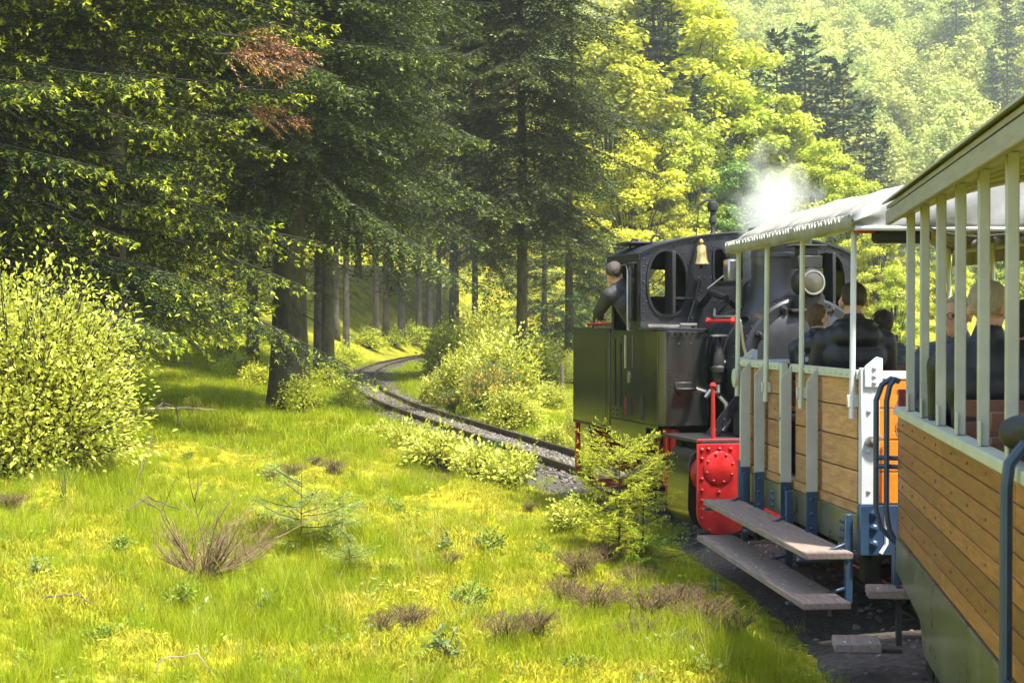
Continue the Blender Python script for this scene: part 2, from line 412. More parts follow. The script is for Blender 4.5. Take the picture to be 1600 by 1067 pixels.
# ballast stones
def stone_mesh(seed):
    bm = bmesh.new(); bmesh.ops.create_icosphere(bm, subdivisions=1, radius=1); rg = random.Random(seed)
    for v in bm.verts: v.co *= rg.uniform(.65, 1.1); v.co.z *= .65
    me = bpy.data.meshes.new('stone'); bm.to_mesh(me); bm.free(); me.materials.append(M['stone']); return me
M['stone'] = mat('ballast_stones', (.13, .11, .09), .9, objr=.55, hue=.01, var=.25, scale=3)
rg = np.random.default_rng(3); N = 14000
yy = 13.5 + 44 * rg.random(N) ** 1.4; yy[:500] = 8 + 6 * rg.random(500); u = rg.normal(0, .5, N); u = np.where(np.abs(u) > 1.05, rg.uniform(-.9, .9, N), u)
xx = xt(yy) + u; zz = np.interp(np.abs(u), [0, .4, .75, 1.05, 1.5], [.05, .045, .02, .0, -.07]) + .004
scatter('ballast_stones', np.stack([xx, yy, zz], -1), rg.uniform(0, 6.28, (N, 3)) * np.array([.15, .15, 1]), rg.uniform(.014, .036, N), rg.integers(0, 4, N),
        [stone_mesh(i) for i in range(4)], 'loose grey ballast stones between the rails')
# ------------------------------------------------------------------ foliage
def nrm(a): return a / np.maximum(np.linalg.norm(a, axis=-1, keepdims=True), 1e-9)
def kites(P, D, U, Ln, W, fold=.0):
    """leaf-shaped quads: base, right, tip, left"""
    D = nrm(D); S = nrm(np.cross(D, U)); Nn = np.cross(S, D); Ln = np.asarray(Ln)[:, None] if np.ndim(Ln) else Ln; W = np.asarray(W)[:, None] if np.ndim(W) else W
    mid = P + D * Ln * .5
    return np.stack([P, mid + S * W * .5 + Nn * W * fold, P + D * Ln, mid - S * W * .5 + Nn * W * fold], 1)
def kite_mesh(name, groups, mats):
    V = np.concatenate([g[0].reshape(-1, 3) for g in groups]); n = len(V) // 4
    mi = np.concatenate([np.full(len(g[0]), g[1]) for g in groups])
    return quads_mesh(name, V, np.arange(n * 4).reshape(n, 4), mats, mi)
def trunk_mesh(rg, H, r, mats, lean=.02, n=10, flare=1.5, seg=14, rmin=.015):
    mb = MB(); hs = np.linspace(0, 1, seg) ** 1.3 * H; ph = rg.uniform(0, 6.28)
    pts = [(math.sin(h * .25 + ph) * lean * h * .3, math.cos(h * .21 + ph) * lean * h * .3, h - .3 * (i == 0)) for i, h in enumerate(hs)]
    rr = [max(rmin, r * (1 - h / H) ** .8 * (1 + (flare - 1) * math.exp(-h / (r * 2.2)))) for h in hs]
    mb.tube(pts, rr, n, 0); me = bpy.data.meshes.new('trunk'); me.from_pydata(mb.v, [], mb.f); me.materials.append(mats)
    me.polygons.foreach_set('use_smooth', np.ones(len(me.polygons), bool)); me.update(); return me

def conifer(seed, H, zb, Lmax, step=.42, per=5, twig=.15, el=.10, droop=.28, tipp=.5, needle='needle', tip='tip', dead=0, fine=1.0, tipsize=1.0, zmax=1e9):
    rg = np.random.default_rng(seed); dark = []; tips = []; wood = MB(); z = zb; el0, tw0, tp0 = el, twig, tipp
    while z < H - .25:
        if z > zmax: el, twig, tipp = el0 * 3.2, tw0 * 2.6, 0          # out of the picture: coarser sprays
        f = (z - zb) / (H - zb)
        for k in range(per if f < .8 else 4):
            az = rg.uniform(0, 6.283); zz = z + rg.uniform(-.15, .15)
            Lb = (Lmax * (1 - f) ** .72 * rg.uniform(.62, 1.12) * (rg.uniform(.3, .6) if k >= 6 else 1) + .25)
            if f < .12: Lb *= rg.uniform(.5, 1.0)
            h = np.array([math.cos(az), math.sin(az), 0]); s_ = np.array([-h[1], h[0], 0]); e0 = -.05 + .55 * f + rg.uniform(-.1, .1); dr = droop * (1 - .7 * f) * rg.uniform(.6, 1.3)
            curve = lambda t: h * (Lb * t)[:, None] + s_ * (Lb * .10 * np.sin(t * 2.2 + az))[:, None] + np.array([0, 0, 1.]) * (zz + Lb * (e0 * t - dr * t ** 1.7 + .10 * t ** 3))[:, None]
            tt = np.linspace(0, 1, 6); wp = curve(tt)
            wood.tube(wp, [.0045 * Lb * (1 - .92 * t) + .003 for t in tt], 4, 0, caps=False)
            nt_ = max(3, int(Lb * .9 / twig)); t = np.linspace(.10, 1, nt_) + rg.uniform(-.02, .02, nt_); t = np.clip(np.repeat(t, 2), .05, 1)
            sg = np.tile([1., -1.], nt_); B = curve(t); T = nrm(curve(np.clip(t + .02, 0, 1.05)) - curve(t - .02))
            tl = (.40 * Lb * (1 - t) ** .75 * (.35 + .65 * np.minimum(1, t / .3)) + .14) * rg.uniform(.55, 1.2, len(t))
            ang = rg.uniform(.75, 1.1, len(t)) * (1 - .5 * t)
            D = T * np.cos(ang)[:, None] + s_ * (sg * np.sin(ang))[:, None]; D[:, 2] -= rg.uniform(.10, .50, len(t)) * (1 - .5 * f); D = nrm(D)
            ne = np.maximum(2, (tl / el).astype(int)); rep = np.repeat(np.arange(len(t)), ne)
            u = np.concatenate([np.linspace(.5, 1, n_) if n_ < 4 else np.linspace(1. / n_, 1, n_) for n_ in ne]); uL = u * tl[rep]
            P = B[rep] + D[rep] * uL[:, None]; P[:, 2] -= .16 * uL ** 2
            Dr = D[rep]; S = nrm(np.cross(Dr, np.array([0, 0, 1.])))
            for sd_ in (1, -1):
                dd = Dr * .62 + S * sd_ * .72 + rg.normal(0, .16, P.shape); U = np.array([0, 0, 1.]) + rg.normal(0, .28, P.shape)
                Ln = el * rg.uniform(1.0, 1.9, len(P)); dark.append(kites(P, dd, U, Ln, Ln * rg.uniform(.24, .36, len(P)) * fine))
            last = u > .999; keep = rg.random(len(P)) < np.where(last, tipp, tipp * .10) * (.35 + .65 * t[rep])
            Pt = P[keep]
            if len(Pt):
                for q in range(4):
                    dd = Dr[keep] * .8 + np.array([0, 0, -.12]) + rg.normal(0, .42, Pt.shape); U = np.array([0, 0, 1.]) + rg.normal(0, .5, Pt.shape)
                    Ln = .085 * tipsize * rg.uniform(.7, 1.35, len(Pt)); tips.append(kites(Pt + Dr[keep] * el * .5, dd, U, Ln, Ln * .30))
        z += step * rg.uniform(.75, 1.25) * (1 - .35 * f)
    for k in range(dead):                                     # bare dead twigs under the crown
        az = rg.uniform(0, 6.283); zz = rg.uniform(zb * .45, zb + 2.5); Lb = rg.uniform(.6, 2.0)
        p0 = Vector((0, 0, zz)); d = Vector((math.cos(az), math.sin(az), -rg.uniform(0, .4)))
        wood.tube([p0, p0 + d * Lb * .5, p0 + d * Lb + Vector((0, 0, -.2))], [.018, .011, .004], 4, 0, caps=False)
        for q in range(4):
            p1 = p0 + d * Lb * rg.uniform(.3, .95); wood.tube([p1, p1 + Vector((rg.normal(0, .2), rg.normal(0, .2), -rg.uniform(.1, .4)))], [.007, .002], 3, 0, caps=False)
    me = kite_mesh('crown', [(np.concatenate(dark), 0)] + ([(np.concatenate(tips), 1)] if tips else []), [M[needle], M[tip]])
    wm = bpy.data.meshes.new('branches'); wm.from_pydata(wood.v, [], wood.f); wm.materials.append(M['twig']); wm.update()
    return me, wm

def broadleaf(seed, H, rx, base=.25, clumps=40, leaves=9000, leaf=.22, mat_='leaf', limb=True, flat=.55, spread=.32):
    """crown of leaf clumps carried on limbs"""
    rg = np.random.default_rng(seed); cz0 = H * base; C = []; wood = MB(); Rr = []
    while len(C) < clumps:
        p = rg.uniform(-1, 1, 3)
        if np.linalg.norm(p) > 1 or np.linalg.norm(p) < .35: continue
        prof = math.sin(min(1, max(0, (p[2] + 1) / 2)) ** .75 * math.pi) ** .6
        a = math.atan2(p[1], p[0]); rad = math.hypot(p[0], p[1]) * (.8 + .3 * math.sin(a * 3 + seed))
        C.append(np.array([math.cos(a) * rad * rx, math.sin(a) * rad * rx, cz0 + (H - cz0) * (.5 + .5 * p[2])]) * np.array([prof + .2, prof + .2, 1]))
        Rr.append(rx * rg.uniform(spread * .55, spread * 1.15))
    C = np.array(C); Rr = np.array(Rr); per = leaves // clumps; G = []
    for c, r in zip(C, Rr):
        d = nrm(rg.normal(0, 1, (per, 3))); rad = r * rg.random(per)[:, None] ** .4
        P = c + d * rad * np.array([1.15, 1.15, flat])
        U = nrm(np.array([0, 0, 1.]) + d * .6 + rg.normal(0, .5, (per, 3))); D = np.cross(U, rg.normal(0, 1, (per, 3)))
        Ln = leaf * rg.uniform(.6, 1.35, per); G.append(kites(P, D, U, Ln, Ln * .62, .12))
        if limb:
            z0 = cz0 * .6 + rg.uniform(.0, .55) * (c[2] - cz0 * .6); b0 = np.array([0, 0, max(.3, z0)])
            mid = b0 * .45 + c * .55 + np.array([0, 0, .06 * H]); w = .006 * H * (1 - z0 / H) + .01
            wood.tube([b0, mid, c], [w, w * .55, w * .18], 5, 0, caps=False)
    me = kite_mesh('crown', [(np.concatenate(G), 0)], [M[mat_]])
    wm = None
    if limb:
        wm = bpy.data.meshes.new('branches'); wm.from_pydata(wood.v, [], wood.f); wm.materials.append(M['twig']); wm.update()
    return me, wm

def plant_tree(name, proto, loc, rz, s, label, group, sz=None, trunk='trunk'):
    """proto = (trunk mesh, crown mesh, branch mesh)"""
    t = empty(name, loc, rz); t.scale = (s, s, sz or s)
    link(bpy.data.objects.new('trunk', proto[0]), t)
    link(bpy.data.objects.new('crown', proto[1]), t)
    if proto[2] is not None: link(bpy.data.objects.new('branches', proto[2]), t)['kind'] = 'stuff'
    tag(t, label, 'tree', group); return t

rgt = np.random.default_rng(11)
def proto_fir(seed, H, r, zb, Lmax, bark='bark', **kw):
    c, w = conifer(seed, H, zb, Lmax, **kw); return (trunk_mesh(np.random.default_rng(seed), H, r, M[bark]), c, w)
def proto_leaf(seed, H, r, rx, bark='bark_grey', **kw):
    c, w = broadleaf(seed, H, rx, **kw); return (trunk_mesh(np.random.default_rng(seed), H * .9, r, M[bark]), c, w)

FIR_A = proto_fir(1, 17, .25, 1.9, 3.5, dead=30, tipp=.72, zmax=10, per=7, step=.40, el=.048, twig=.070, tipsize=.85, droop=.36)
FIR_D = proto_fir(6, 25, .20, 5.4, 5.2, bark='bark_moss', dead=30, tipp=.5, zmax=15, per=10, step=.46, el=.095, twig=.12, tipsize=1.2, fine=1.45, droop=.50, needle='needle_mid', tip='tip_mid')
FIR_B = proto_fir(2, 22, .38, 4.4, 5.2, bark='bark_moss', dead=36, tipp=.5, zmax=11, step=.46, el=.072, twig=.105, per=9, droop=.46, tipsize=1.0, fine=1.4, needle='needle_mid', tip='tip_mid')
FIR_C = proto_fir(3, 24, .16, 6.0, 3.4, bark='bark_grey', dead=26, tipp=.28, step=.5, el=.13, twig=.17, per=6, droop=.40, tipsize=1.6, zmax=21)
SPR_M = proto_fir(4, 24, .30, 1.5, 4.2, dead=6, tipp=.10, step=.55, per=6, el=.18, twig=.24, droop=.38, needle='needle2', tipsize=2.4)
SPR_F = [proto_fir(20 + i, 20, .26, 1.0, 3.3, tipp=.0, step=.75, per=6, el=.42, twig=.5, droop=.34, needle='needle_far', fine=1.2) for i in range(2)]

FIRS = 'tall firs at the edge of the wood'
for (px, Y, pr, s, rz, lab) in [
        (-70, 23.5, FIR_A, 1.12, .4, 'near fir at the left picture edge with lime tips above the bright bush'),
        (170, 26, FIR_A, 1.12, 2.1, 'fir with rusty dead branch and lime tips behind the bright bush'),
        (60, 31, FIR_A, 1.3, 1.0, 'dark fir deep in shade behind the near left fir'),
        (150, 34, FIR_A, 1.05, 4.0, 'fir with low drooping boughs left of the thick trunk'),
        (452, 35.5, FIR_B, 1.0, 0.2, 'large fir with thick mossy trunk beside the track bend'),
        (512, 51, FIR_D, 1.05, 3.5, 'tall dark fir overhanging the track beyond the thick trunk'),
        (395, 56, FIR_D, 1.0, 5.2, 'fir standing behind the thick trunk on the wooded bank'),
        (130, 45, FIR_A, 1.25, 3.0, 'shaded fir filling the gap at the back of the left wood'),
        (742, 120, FIR_D, 1.3, 1.4, 'tall dark fir at the far side of the bend')]:
    p = gpx(px, Y); plant_tree('fir_tree', pr, p, rz, s, lab, FIRS)
# bare trunks of the plantation on the bank
for i, (px, Y, s) in enumerate([(497, 58, 1.1), (541, 84, 1.1), (588, 102, 1.35), (603, 106, 1.35), (627, 109, 1.5), (655, 115, 1.2), (671, 117, 1.4), (685, 120, 1.2), (706, 123, 1.4), (714, 127, 1.1),
                                (525, 95, 1.2), (470, 66, 1.0), (430, 80, 1.0), (350, 62, 1.05), (260, 58, 1.0), (180, 64, 1.0), (90, 58, 1.1), (20, 68, 1.0), (440, 100, 1.2), (560, 118, 1.4), (610, 128, 1.4), (650, 134, 1.4), (300, 80, 1), (140, 80, 1), (-60, 48, 1.1)]):
    p = gpx(px, Y)
    plant_tree('spruce_tree', FIR_C, p, i * 1.7, s, ((['nearest', 'second', 'third', 'fourth', 'fifth', 'sixth', 'seventh', 'eighth', 'ninth', 'last'][i] + ' pale bare trunk right of the thick mossy trunk') if i < 10 else 'slim shaded conifer deep in the plantation'),
               'bare trunks on the bank' if i < 10 else 'conifers deep in the plantation', sz=s * (1 + .05 * (i % 3)))
# dark spruces right of the bend
plant_tree('fir_tree', FIR_D, gpx(815, 57), 2.2, 1.08, 'dark fir with tall bare lower trunk right of the track bend', FIRS)
for (px, Y, s, lab) in [(890, 66, .66, 'drooping dark spruce just left of the locomotive cab'),
                        (850, 84, .6, 'spruce half hidden behind the dark trunk')]:
    plant_tree('spruce_tree', SPR_M, gpx(px, Y), px * .37, s, lab, 'dark spruces right of the bend')

# broadleaf trees of the forest edge behind the locomotive
BL = [proto_leaf(40 + i, 15, .22, 4.0, clumps=80, leaves=22000, leaf=.27, mat_=['leaf', 'leaf_y', 'leaf', 'leaf_m'][i], base=[.12, .1, .2, .15][i], spread=.27) for i in range(4)]
EDGE = 'bright spring trees behind the locomotive'
for (px, Y, ytop, k, wx, lab) in [
        (985, 92, 205, 1, .8, 'yellow leafed tree directly above the cab roof'),
        (955, 100, 40, 0, .75, 'pale green tall tree left of the dark spruce on the slope'),
        (1075, 100, 175, 0, .7, 'lime green rounded tree above the whistle'),
        (1060, 98, 300, 1, .55, 'small yellow green tree right behind the cab roof'),
        (1105, 118, 5, 1, .75, 'tall yellow tree at the top of the slope with visible limbs'),
        (1040, 122, -60, 0, .9, 'high pale tree at the top edge between dark spruces'),
        (1165, 118, 120, 0, .8, 'lime tree on the slope above the steam'),
        (1225, 118, 165, 0, .7, 'lime tree right of the steam on the slope'),
        (1150, 100, 240, 3, .7, 'green tree behind the white steam'),
        (1285, 112, 215, 0, .75, 'soft lime tree above the canvas roof'),
        (1340, 108, 260, 1, .6, 'last yellow lime tree of the slope above the canvas roof'),
        (1400, 70, 415, 0, .62, 'round lime bush seen through the canvas covered coach'),
        (1370, 96, 330, 0, .7, 'broad lime tree behind the end of the canvas roof'),
        (1480, 92, 390, 0, .8, 'lime tree seen between the white posts of the near coach'),
        (1560, 98, 370, 3, .8, 'green tree seen behind the grey haired passenger'),
        (1640, 90, 350, 0, .9, 'lime tree past the right edge of the meadow'),
        (905, 88, 430, 3, .5, 'low green bush tree behind the driver')]:
    p = gpx(px, Y); ztop = CAM_H + (HORIZON - ytop) / FPX * Y; Hh = max(3, ztop - p.z)
    plant_tree('broadleaf_tree', BL[k], p, px * .7, Hh / 15 * (1.25 * wx + .1), lab, EDGE, sz=Hh / 15)
for (px, Y, ytop, s, lab) in [
        (1030, 108, -40, .95, 'big dark spruce rising between yellow trees on the slope'), (1092, 106, 120, .75, 'dark spruce between the lime trees above the whistle'),
        (1130, 128, 60, .8, 'slender spruce behind the tall yellow tree'), (1140, 112, 215, .6, 'short dark spruce left of the steam'),
        (1212, 150, 52, .9, 'leftmost of the row of spruces against the pale hill'), (1258, 152, 42, .95, 'highest pointed spruce against the pale hill'),
        (1290, 146, 92, .9, 'spruce in the middle of the row against the pale hill'), (1316, 144, 98, .9, 'dense spruce right of the middle of the row'),
        (1352, 140, 160, .8, 'spruce at the lower right end of the row'), (1240, 148, 110, .8, 'shorter spruce between the two pointed ones'), (1375, 142, 205, .75, 'small spruce ending the row above the near coach roof'),
        (1180, 140, 100, .8, 'spruce left of the row half hidden by lime trees')]:
    p = gpx(px, Y); ztop = CAM_H + (HORIZON - ytop) / FPX * Y; Hh = max(4, ztop - p.z)
    plant_tree('spruce_tree', SPR_F[int(px) % 2], p, px * .9, max(.55, Hh / 20 * 1.0) * s, lab, 'dark spruces on the slope', sz=Hh / 20)
# the far hillside wood: one mass, with the conifers that stand out as trees of their own
def far_tree(seed):
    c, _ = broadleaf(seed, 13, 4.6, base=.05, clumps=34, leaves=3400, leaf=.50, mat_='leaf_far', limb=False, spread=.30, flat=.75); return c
FT = [far_tree(60 + i) for i in range(5)]
hy = []; rg = np.random.default_rng(77)
while len(hy) < 1900:
    Y = 215 + 400 * rg.random() ** .8; pxx = rg.uniform(700, 1750); x = (pxx - 800) / FPX * Y
    if pxx < 900 and Y < 300: continue
    hy.append((x + rg.normal(0, 2), Y))
hy = np.array(hy); hz = ground(hy[:, 0], hy[:, 1]); n = len(hy)
scatter('hillside_forest', np.column_stack([hy, hz - .5]), np.column_stack([np.zeros((n, 2)), rg.uniform(0, 6.28, n)]), rg.uniform(.75, 1.4, n), rg.integers(0, 5, n), FT, 'pale hazy spring forest covering the far hillside')
for (px, py, Y, Hh, lab) in [(1492, 118, 300, 15, 'dark blue conifer high on the pale hill'), (1522, 85, 310, 11, 'smaller conifer beside the dark blue one on the hill'), (1572, 215, 240, 17, 'bluish conifer above the near coach roof'),
                             (1548, 210, 235, 11, 'low bluish conifer left of its neighbour above the coach roof'), (1465, 205, 225, 8, 'small conifer in the middle of the pale hill'), (1440, 195, 215, 6, 'tiny conifer near the middle of the hill'), (1270, 20, 390, 14, 'faint conifer at the top of the hill'), (1600, 120, 300, 12, 'conifer at the right picture edge on the hill')]:
    for Y in np.arange(205, 640, 2.0):
        if at(px, py, Y).z <= gz((px - 800) / FPX * Y, Y) + 7: break
    x = (px - 800) / FPX * Y; k_ = 1.35 * Hh / 300 * Y / 20; plant_tree('spruce_tree', SPR_F[px % 2], (x, Y, gz(x, Y) + 3), px, k_ * 1.1, lab, 'lone conifers on the pale hillside', sz=k_ * 1.3)
# rusty dead boughs: one flat drooping spray each
def dead_spray(seed, Lb):
    rg = np.random.default_rng(seed); wood = MB(); G = []
    f = lambda t: np.array([Lb * t, .12 * Lb * math.sin(2.4 * t), -.22 * Lb * t ** 1.8])
    wood.tube([f(t) for t in np.linspace(0, 1, 7)], [.016 * (1 - .8 * t) for t in np.linspace(0, 1, 7)], 5, 0, caps=False)
    for k in range(46):
        t = rg.uniform(.08, 1); sg = 1 if k % 2 else -1; l_ = Lb * rg.uniform(.2, .6) * (1.1 - t) + .12; b0 = f(t); d = nrm(np.array([.75, sg * rg.uniform(.3, .8), rg.uniform(-.75, .25)]))
        wood.tube([b0, b0 + d * l_], [.005, .002], 3, 0, caps=False)
        n = int(l_ / .030); u = np.linspace(.2, 1, n)[:, None]; P = b0 + d * l_ * u; P[:, 2] -= .2 * (u[:, 0] * l_) ** 2
        for q in (-1, 1):
            D = d * .7 + np.array([0, q * .6, -.15]) + rg.normal(0, .3, P.shape); G.append(kites(P, D, np.array([0, 0, 1.]) + rg.normal(0, .5, P.shape), rg.uniform(.04, .09, n), .018))
    wm = bpy.data.meshes.new('stem'); wm.from_pydata(wood.v, [], wood.f); wm.materials.append(M['twig']); wm.update()
    return kite_mesh('needles', [(np.concatenate(G), 0)], [M['rust']]), wm
for i, (px, py, Y, Lb, rz) in enumerate([(345, 55, 24.0, 1.3, .1), (335, 85, 23.8, 1.3, -.25), (370, 168, 24.2, .95, .2)]):
    o = empty('dead_bough', at(px, py, Y), rz); a, b = dead_spray(91 + i, Lb)
    link(bpy.data.objects.new('needles', a), o); link(bpy.data.objects.new('stem', b), o)
    tag(o, ['topmost rusty dead fir bough among lime tips', 'middle rusty dead bough pointing right', 'lowest rusty dead bough below the other two'][i], 'branch', 'dead fir boughs')
# ------------------------------------------------------------------ ground cover: grass, moss (uncountable)
def tuft(seed, n, h, spread, w, mat_, bend=.5, seg=3):
    rg = np.random.default_rng(seed); V = []; Qs = []; b = 0
    for i in range(n):
        a = rg.uniform(0, 6.283); r = spread * math.sqrt(rg.random()); x, y = r * math.cos(a), r * math.sin(a); hh = h * rg.uniform(.45, 1.15)
        da = rg.uniform(0, 6.283); bd = bend * hh * rg.uniform(.2, 1.1); sx, sy = -math.sin(da + rg.normal(0, .6)), math.cos(da + rg.normal(0, .6))
        for k in range(seg + 1):
            t = k / seg; ww = w * (1 - t * .92) * .5; cx = x + math.cos(da) * bd * t * t; cy_ = y + math.sin(da) * bd * t * t; cz = hh * (t - .18 * t * t * bend) - .02
            V += [(cx - sx * ww, cy_ - sy * ww, cz), (cx + sx * ww, cy_ + sy * ww, cz)]
        for k in range(seg): Qs.append((b + 2 * k, b + 2 * k + 1, b + 2 * k + 3, b + 2 * k + 2))
        b += 2 * (seg + 1)
    return quads_mesh('grass_tuft', V, Qs, [M[mat_]])
def herb(seed, n, h, leaf, mat_):
    rg = np.random.default_rng(seed); P = []; D = []
    for i in range(n):
        a = rg.uniform(0, 6.283); r = rg.random() * .10; t = rg.random()
        P.append((r * math.cos(a), r * math.sin(a), h * t)); D.append((math.cos(a), math.sin(a), rg.uniform(-.1, .6)))
    P = np.array(P); D = np.array(D); Ln = leaf * rg.uniform(.6, 1.3, n)
    return kite_mesh('herb', [(kites(P, D, np.array([0, 0, 1.]) + rg.normal(0, .3, P.shape), Ln, Ln * .55, .1), 0)], [M[mat_]])
PROT = [tuft(i, 34, .24, .10, .0045, 'grass', .7) for i in range(5)] + [tuft(10 + i, 30, .34, .08, .005, 'grass', .5) for i in range(3)] \
     + [tuft(20 + i, 46, .055, .11, .008, 'moss', .9, 2) for i in range(3)] + [tuft(30, 18, .36, .08, .004, 'grass_d', .9)] + [herb(31, 26, .14, .045, 'leaf_m'), herb(32, 18, .10, .05, 'leaf'), herb(33, 14, .12, .04, 'leaf_b')]
FARP = [tuft(40 + i, 26, .26, .20, .012, 'grass', .7, 2) for i in range(3)]
rg = np.random.default_rng(9)
def track_d(x, y): return xt(np.clip(y, -20, 150)) - x
def moss_f(x, y): return fbm(x * .55 + 40, y * .4 + 11, 3)
def cover(N, y0, y1, pw):
    y = y0 + (y1 - y0) * rg.random(N) ** pw; x = rg.uniform(-.46, .33, N) * y
    d = track_d(x, y); edge = .90 + .5 * (fbm(y * .6, x * .6, 2) - .5)
    ok = (d > edge) | ((d < -edge) & (y > 18)) | (rg.random(N) < np.interp(y, [20, 26, 45], [0, .08, .25])); ok &= ~((d > -1.6) & (d < 1.5 + .5 * (fbm(y * 1.7, x * 1.7 + 9, 2) - .5) - .3 * (rg.random(N) < .12)) & (y < 15.5))
    return x[ok], y[ok]
x, y = cover(36000, 6.6, 24, 1.0); n = len(x); mo = .45 * moss_f(x, y) + .62 * fbm(x * 1.9, y * 1.3, 2) - .02; rr = rg.random(n)
pick = rg.integers(0, 5, n); pick = np.where(rr < .16, rg.integers(5, 8, n), pick); mossy = mo + rg.normal(0, .05, n) > .555
pick = np.where(mossy & (rr < .86), rg.integers(8, 11, n), pick); pick = np.where(rr > .975, 11, pick); pick = np.where((rr > .93) & (rr < .975), rg.integers(12, 15, n), pick)
sc_ = rg.uniform(.45, 1.0, n) * (.30 + 1.15 * fbm(x * .8, y * .8 + 50, 2) ** 1.3); sc_ = np.where((pick >= 8) & (pick < 11), rg.uniform(.8, 1.3, n), sc_)
scatter('meadow_grass', np.column_stack([x, y, ground(x, y)]), np.column_stack([rg.normal(0, .12, (n, 2)), rg.uniform(0, 6.28, n)]), sc_, pick, PROT, 'fine lime green grass and yellow moss beside the train')
x, y = cover(30000, 23, 85, 1.25); n = len(x); d = track_d(x, y)
scatter('far_meadow_grass', np.column_stack([x, y, ground(x, y)]), np.column_stack([rg.normal(0, .12, (n, 2)), rg.uniform(0, 6.28, n)]), rg.uniform(.5, 1.2, n) * np.where(d < -3, .6, 1), rg.integers(0, 3, n), FARP, 'sunlit grass of the clearing towards the wood')

# ------------------------------------------------------------------ shrubs and small plants (individuals)
def shrub_mesh(seed, rx, h, shoots, per, leaf, mat_, up=.5, wmat='twig', w=.006, lump=.0, lw=.6):
    rg = np.random.default_rng(seed); G = []; wood = MB()
    for i in range(shoots):
        a = rg.uniform(0, 6.283); el = math.asin(rg.uniform(-.05, 1)); q = rg.uniform(.72, 1.05) * (1 + lump * (math.sin(a * 3 + seed) * math.cos(el * 5 + seed) + .7 * math.sin(a * 7 + el * 9)))
        if rg.random() < .06 * (lump > 0): q *= rg.uniform(1.1, 1.3)
        tip = np.array([math.cos(a) * math.cos(el) * rx * q, math.sin(a) * math.cos(el) * rx * q, h * (.16 + .84 * math.sin(max(el, 0)) * q)])
        b0 = np.array([rg.normal(0, rx * .10), rg.normal(0, rx * .10), 0.0]); mid = (b0 + tip) * .5 + np.array([0, 0, h * .12 * up]) + rg.normal(0, rx * .08, 3)
        t = np.linspace(0, 1, 6)[:, None]; C = (1 - t) ** 2 * b0 + 2 * t * (1 - t) * mid + t ** 2 * tip
        wood.tube(C, [w * 2.2 * (1 - .85 * k / 5) + .001 for k in range(6)], 4, 0, caps=False)
        u = rg.uniform(.35, 1.03, per) ** .8; u = u[:, None]; P = (1 - u) ** 2 * b0 + 2 * u * (1 - u) * mid + u ** 2 * tip; T = nrm(tip - mid)
        off = rg.normal(0, rx * .085, P.shape); P = P + off; D = nrm(off) * .7 + T * .5 + rg.normal(0, .25, P.shape); D[:, 2] -= .15
        Ln = leaf * rg.uniform(.4, 1.4, per); G.append(kites(P, D, np.array([0, 0, 1.]) + rg.normal(0, .42, P.shape), Ln, Ln * lw, .14))
    wm = bpy.data.meshes.new('stems'); wm.from_pydata(wood.v, [], wood.f); wm.materials.append(M[wmat]); wm.update()
    return kite_mesh('foliage', [(np.concatenate(G), 0)], [M[mat_]]), wm
def shrub(name, proto, loc, rz, s, label, group=None, cat='shrub', sz=None):
    t = empty(name, loc, rz); t.scale = (s, s, sz or s)
    link(bpy.data.objects.new('foliage', proto[0]), t); link(bpy.data.objects.new('stems', proto[1]), t)
    tag(t, label, cat, group); return t
BUSH = shrub_mesh(5, 1.2, 2.05, 640, 56, .062, 'leaf_p', w=.007, lump=.15)
shrub('leafy_bush', BUSH, (-4.95, 17.2, gz(-4.95, 17.2)), .3, .96, 'large bright leafy bush at the left edge of the clearing', sz=1.02)
shrub('leafy_bush', BUSH, (-6.2, 17.0, gz(-6.2, 17)), 2.0, .8, 'second bright bush cut by the left picture edge')
LOW = shrub_mesh(6, .45, .5, 60, 26, .06, 'leaf_p', w=.003)
LOWG = shrub_mesh(7, .6, .8, 70, 30, .07, 'leaf', w=.004)
PALE = shrub_mesh(8, 1.0, 2.0, 190, 44, .095, 'leaf_p', w=.006, lump=.16)
for (px, py, s, pr, lab) in [
        (640, 712, 1.0, LOW, 'leafy bramble left of the near rail'), (690, 738, 1.15, LOW, 'leafy bramble above the brown heather near the rail'), (745, 752, 1.0, LOW, 'low bright bramble facing the loco'),
        (795, 765, .95, LOW, 'last bramble before the small spruce'), (600, 695, .8, LOW, 'low bramble closest to the track bend'), (810, 740, .7, LOW, 'small bramble touching the rail ahead of the loco'),
        (470, 640, .9, LOWG, 'leafy shrub at the foot of the thick trunk'), (400, 605, .95, LOWG, 'green shrub left of the thick trunk'), (515, 610, 1.1, LOWG, 'leafy shrub between thick trunk and track'),
        (545, 640, .85, LOWG, 'shrub right of the thick trunk by the rails'), (470, 560, 1.0, LOWG, 'tall shrub growing before the mossy trunk'), (895, 830, .6, LOW, 'pale leafy plant at the foot of the small spruce'),
        (350, 590, .7, LOWG, 'low green shrub in the shade of the firs'), (300, 640, .5, LOW, 'small leafy plant on the sunny grass'), (560, 690, .5, LOW, 'small bright plant in the grass')]:
    p = ray_ground(px, py); shrub('leafy_shrub', pr, p, px * .31, s, lab, 'leafy shrubs along the track')
